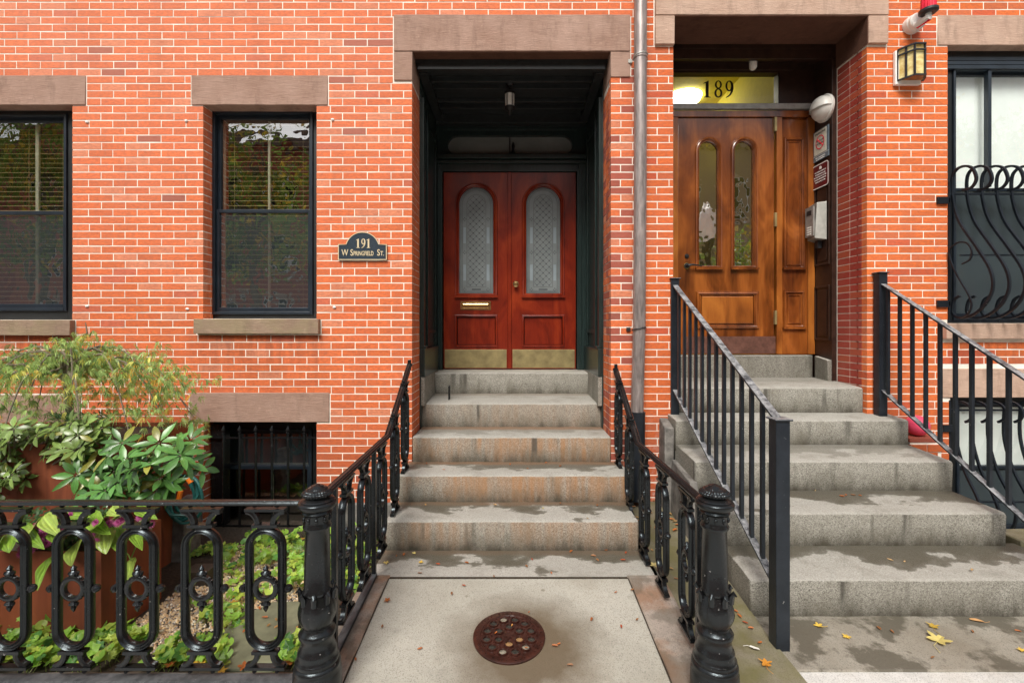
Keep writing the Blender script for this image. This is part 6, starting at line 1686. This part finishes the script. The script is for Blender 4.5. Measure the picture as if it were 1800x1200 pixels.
def litter(spots, zf, label, group, cols=(ORA, BRN, RED), s=(.012, .02), kind='b'):
    for (px, py) in spots: ground_leaf(px, py, zf, R.uniform(*s), R.choice(cols), label, group, kind, False)
litter([(815, 1030), (794, 1044), (672, 1102), (738, 1141), (1040, 1089), (1120, 1090), (1092, 1102), (1002, 1170), (1082, 1042), (625, 1160), (1112, 1038), (975, 1136), (982, 1133)], pz, 'small curled orange leaf lying on the concrete path', 'small orange leaves on the path')
litter([(770, 992), (738, 1008), (697, 978), (868, 1014), (969, 1008), (935, 984), (1004, 970), (1043, 978), (1050, 985), (1095, 985), (1100, 972), (1065, 968), (820, 990), (710, 975), (925, 996)], slabz, 'small curled orange leaf on the slab below the left steps', 'small orange leaves on the slab')
litter([(1033, 912), (748, 888), (870, 888), (1050, 889), (925, 762), (985, 885)], zz(-1.349) + .004, 'small brown leaf on the lowest left step', 'small leaves on the lowest left step', (BRN, (.5, .3, .12)))
litter([(750, 815), (897, 817), (927, 824), (985, 820), (1090, 820), (780, 826), (960, 814)], zz(-1.141) + .004, 'small brown leaf on the second left step', 'small leaves on the second left step', (BRN, ORA))
litter([(1117, 943), (1146, 968), (1155, 956), (1188, 1018), (1150, 880), (1120, 880), (1142, 900), (1165, 930), (1128, 930), (1170, 960), (1180, 1000)] + [(R.uniform(1112, 1200), R.uniform(870, 960)) for _ in range(26)], mz, 'brown leaf among the litter behind the right cast iron railing', 'brown leaves behind the right cast iron railing', (ORA, BRN, (.5, .3, .12)), (.014, .03))
litter([(1300, 1083), (1293, 1075), (1336, 1130), (1310, 1095), (1320, 1105)], mz, 'small red leaf on the mossy strip', 'small red leaves on the mossy strip', (ORA, RED))
litter([(1568, 1111), (1640, 1157), (1545, 1105), (1710, 1111), (1790, 1110)], lz, 'small orange brown leaf on the landing slab', 'small leaves on the landing slab', (ORA, BRN))
litter([(1500, 871), (1512, 872), (1487, 871), (1480, 873)], zz(-1.19), 'small red leaf on the third right step from the bottom', 'small leaves on the third right step', (ORA, BRN))
litter([(1590, 988), (1709, 1003), (1565, 985)], zz(-1.43), 'small tan leaf on the lowest right step', 'small leaves on the lowest right step', ((.6, .4, .2),))
litter([(465, 1086), (485, 1090), (472, 1100), (488, 1102), (430, 1110), (522, 1105), (456, 1070), (520, 1120)], zz(-1.605), 'small orange leaf on the flat stepping stone', 'orange leaves on the stepping stone', (ORA, (.6, .32, .1)), (.012, .02))
gl2 = lambda x, y: gz(x, y) + .03
litter([(415, 1046), (410, 1060), (360, 1158), (356, 1150), (532, 948), (505, 1155), (510, 1165), (55, 1150), (40, 1160), (430, 1172), (350, 1165), (390, 1180), (70, 1140), (300, 1170)], gl2, 'orange yellow leaf lying among the garden ground cover', 'autumn leaves in the garden ground cover', ((.62, .33, .05), (.7, .42, .05), ORA), (.025, .04), 'maple')
litter([(930, 1077), (900, 1100), (872, 1113), (925, 1140)], lambda x, y: pathz(y) + .012, 'bit of orange leaf caught on the coal hole cover', 'leaf bits on the coal hole cover', (ORA, (.7, .35, .1)), (.008, .012))

# ================================================================== LIGHT, SKY, CAMERA
w = bpy.data.worlds.new('World'); SC.world = w; w.use_nodes = True; nt = w.node_tree
sky = nt.nodes.new('ShaderNodeTexSky'); sky.sky_type = 'NISHITA'; sky.sun_disc = False
EL, AZ = math.radians(50), math.radians(195)
sky.sun_elevation = EL; sky.sun_rotation = AZ; sky.dust_density = 5; sky.air_density = 1.4; sky.ozone_density = 1
hs = nt.nodes.new('ShaderNodeHueSaturation'); hs.inputs['Saturation'].default_value = .30
nt.links.new(sky.outputs[0], hs.inputs['Color']); nt.links.new(hs.outputs[0], nt.nodes['Background'].inputs[0])
nt.nodes['Background'].inputs[1].default_value = .15
sd = bpy.data.lights.new('sun', 'SUN'); sd.energy = 2.9; sd.angle = math.radians(24); sd.color = (1, .95, .88)
so = bpy.data.objects.new('sun', sd); COL.objects.link(so)
dirv = V((math.sin(AZ) * math.cos(EL), math.cos(AZ) * math.cos(EL), math.sin(EL)))
so.rotation_euler = dirv.to_track_quat('Z', 'Y').to_euler(); so.location = (0, -6, 9)
cam = bpy.data.cameras.new('camera'); co = bpy.data.objects.new('camera', cam); COL.objects.link(co)
co.location = (0, -4, E); co.rotation_euler = (PI / 2, 0, 0); cam.sensor_width = 36; cam.lens = 36 * F / 1800; cam.shift_y = -23 / 1800
cam.clip_start = .05; cam.clip_end = 1000; SC.camera = co
SC.view_settings.view_transform = 'Standard'; SC.view_settings.look = 'None'; SC.view_settings.exposure = 0
SC.cycles.use_denoising = True; SC.cycles.max_bounces = 8; SC.cycles.transparent_max_bounces = 12
SC.cycles.sample_clamp_indirect = 6
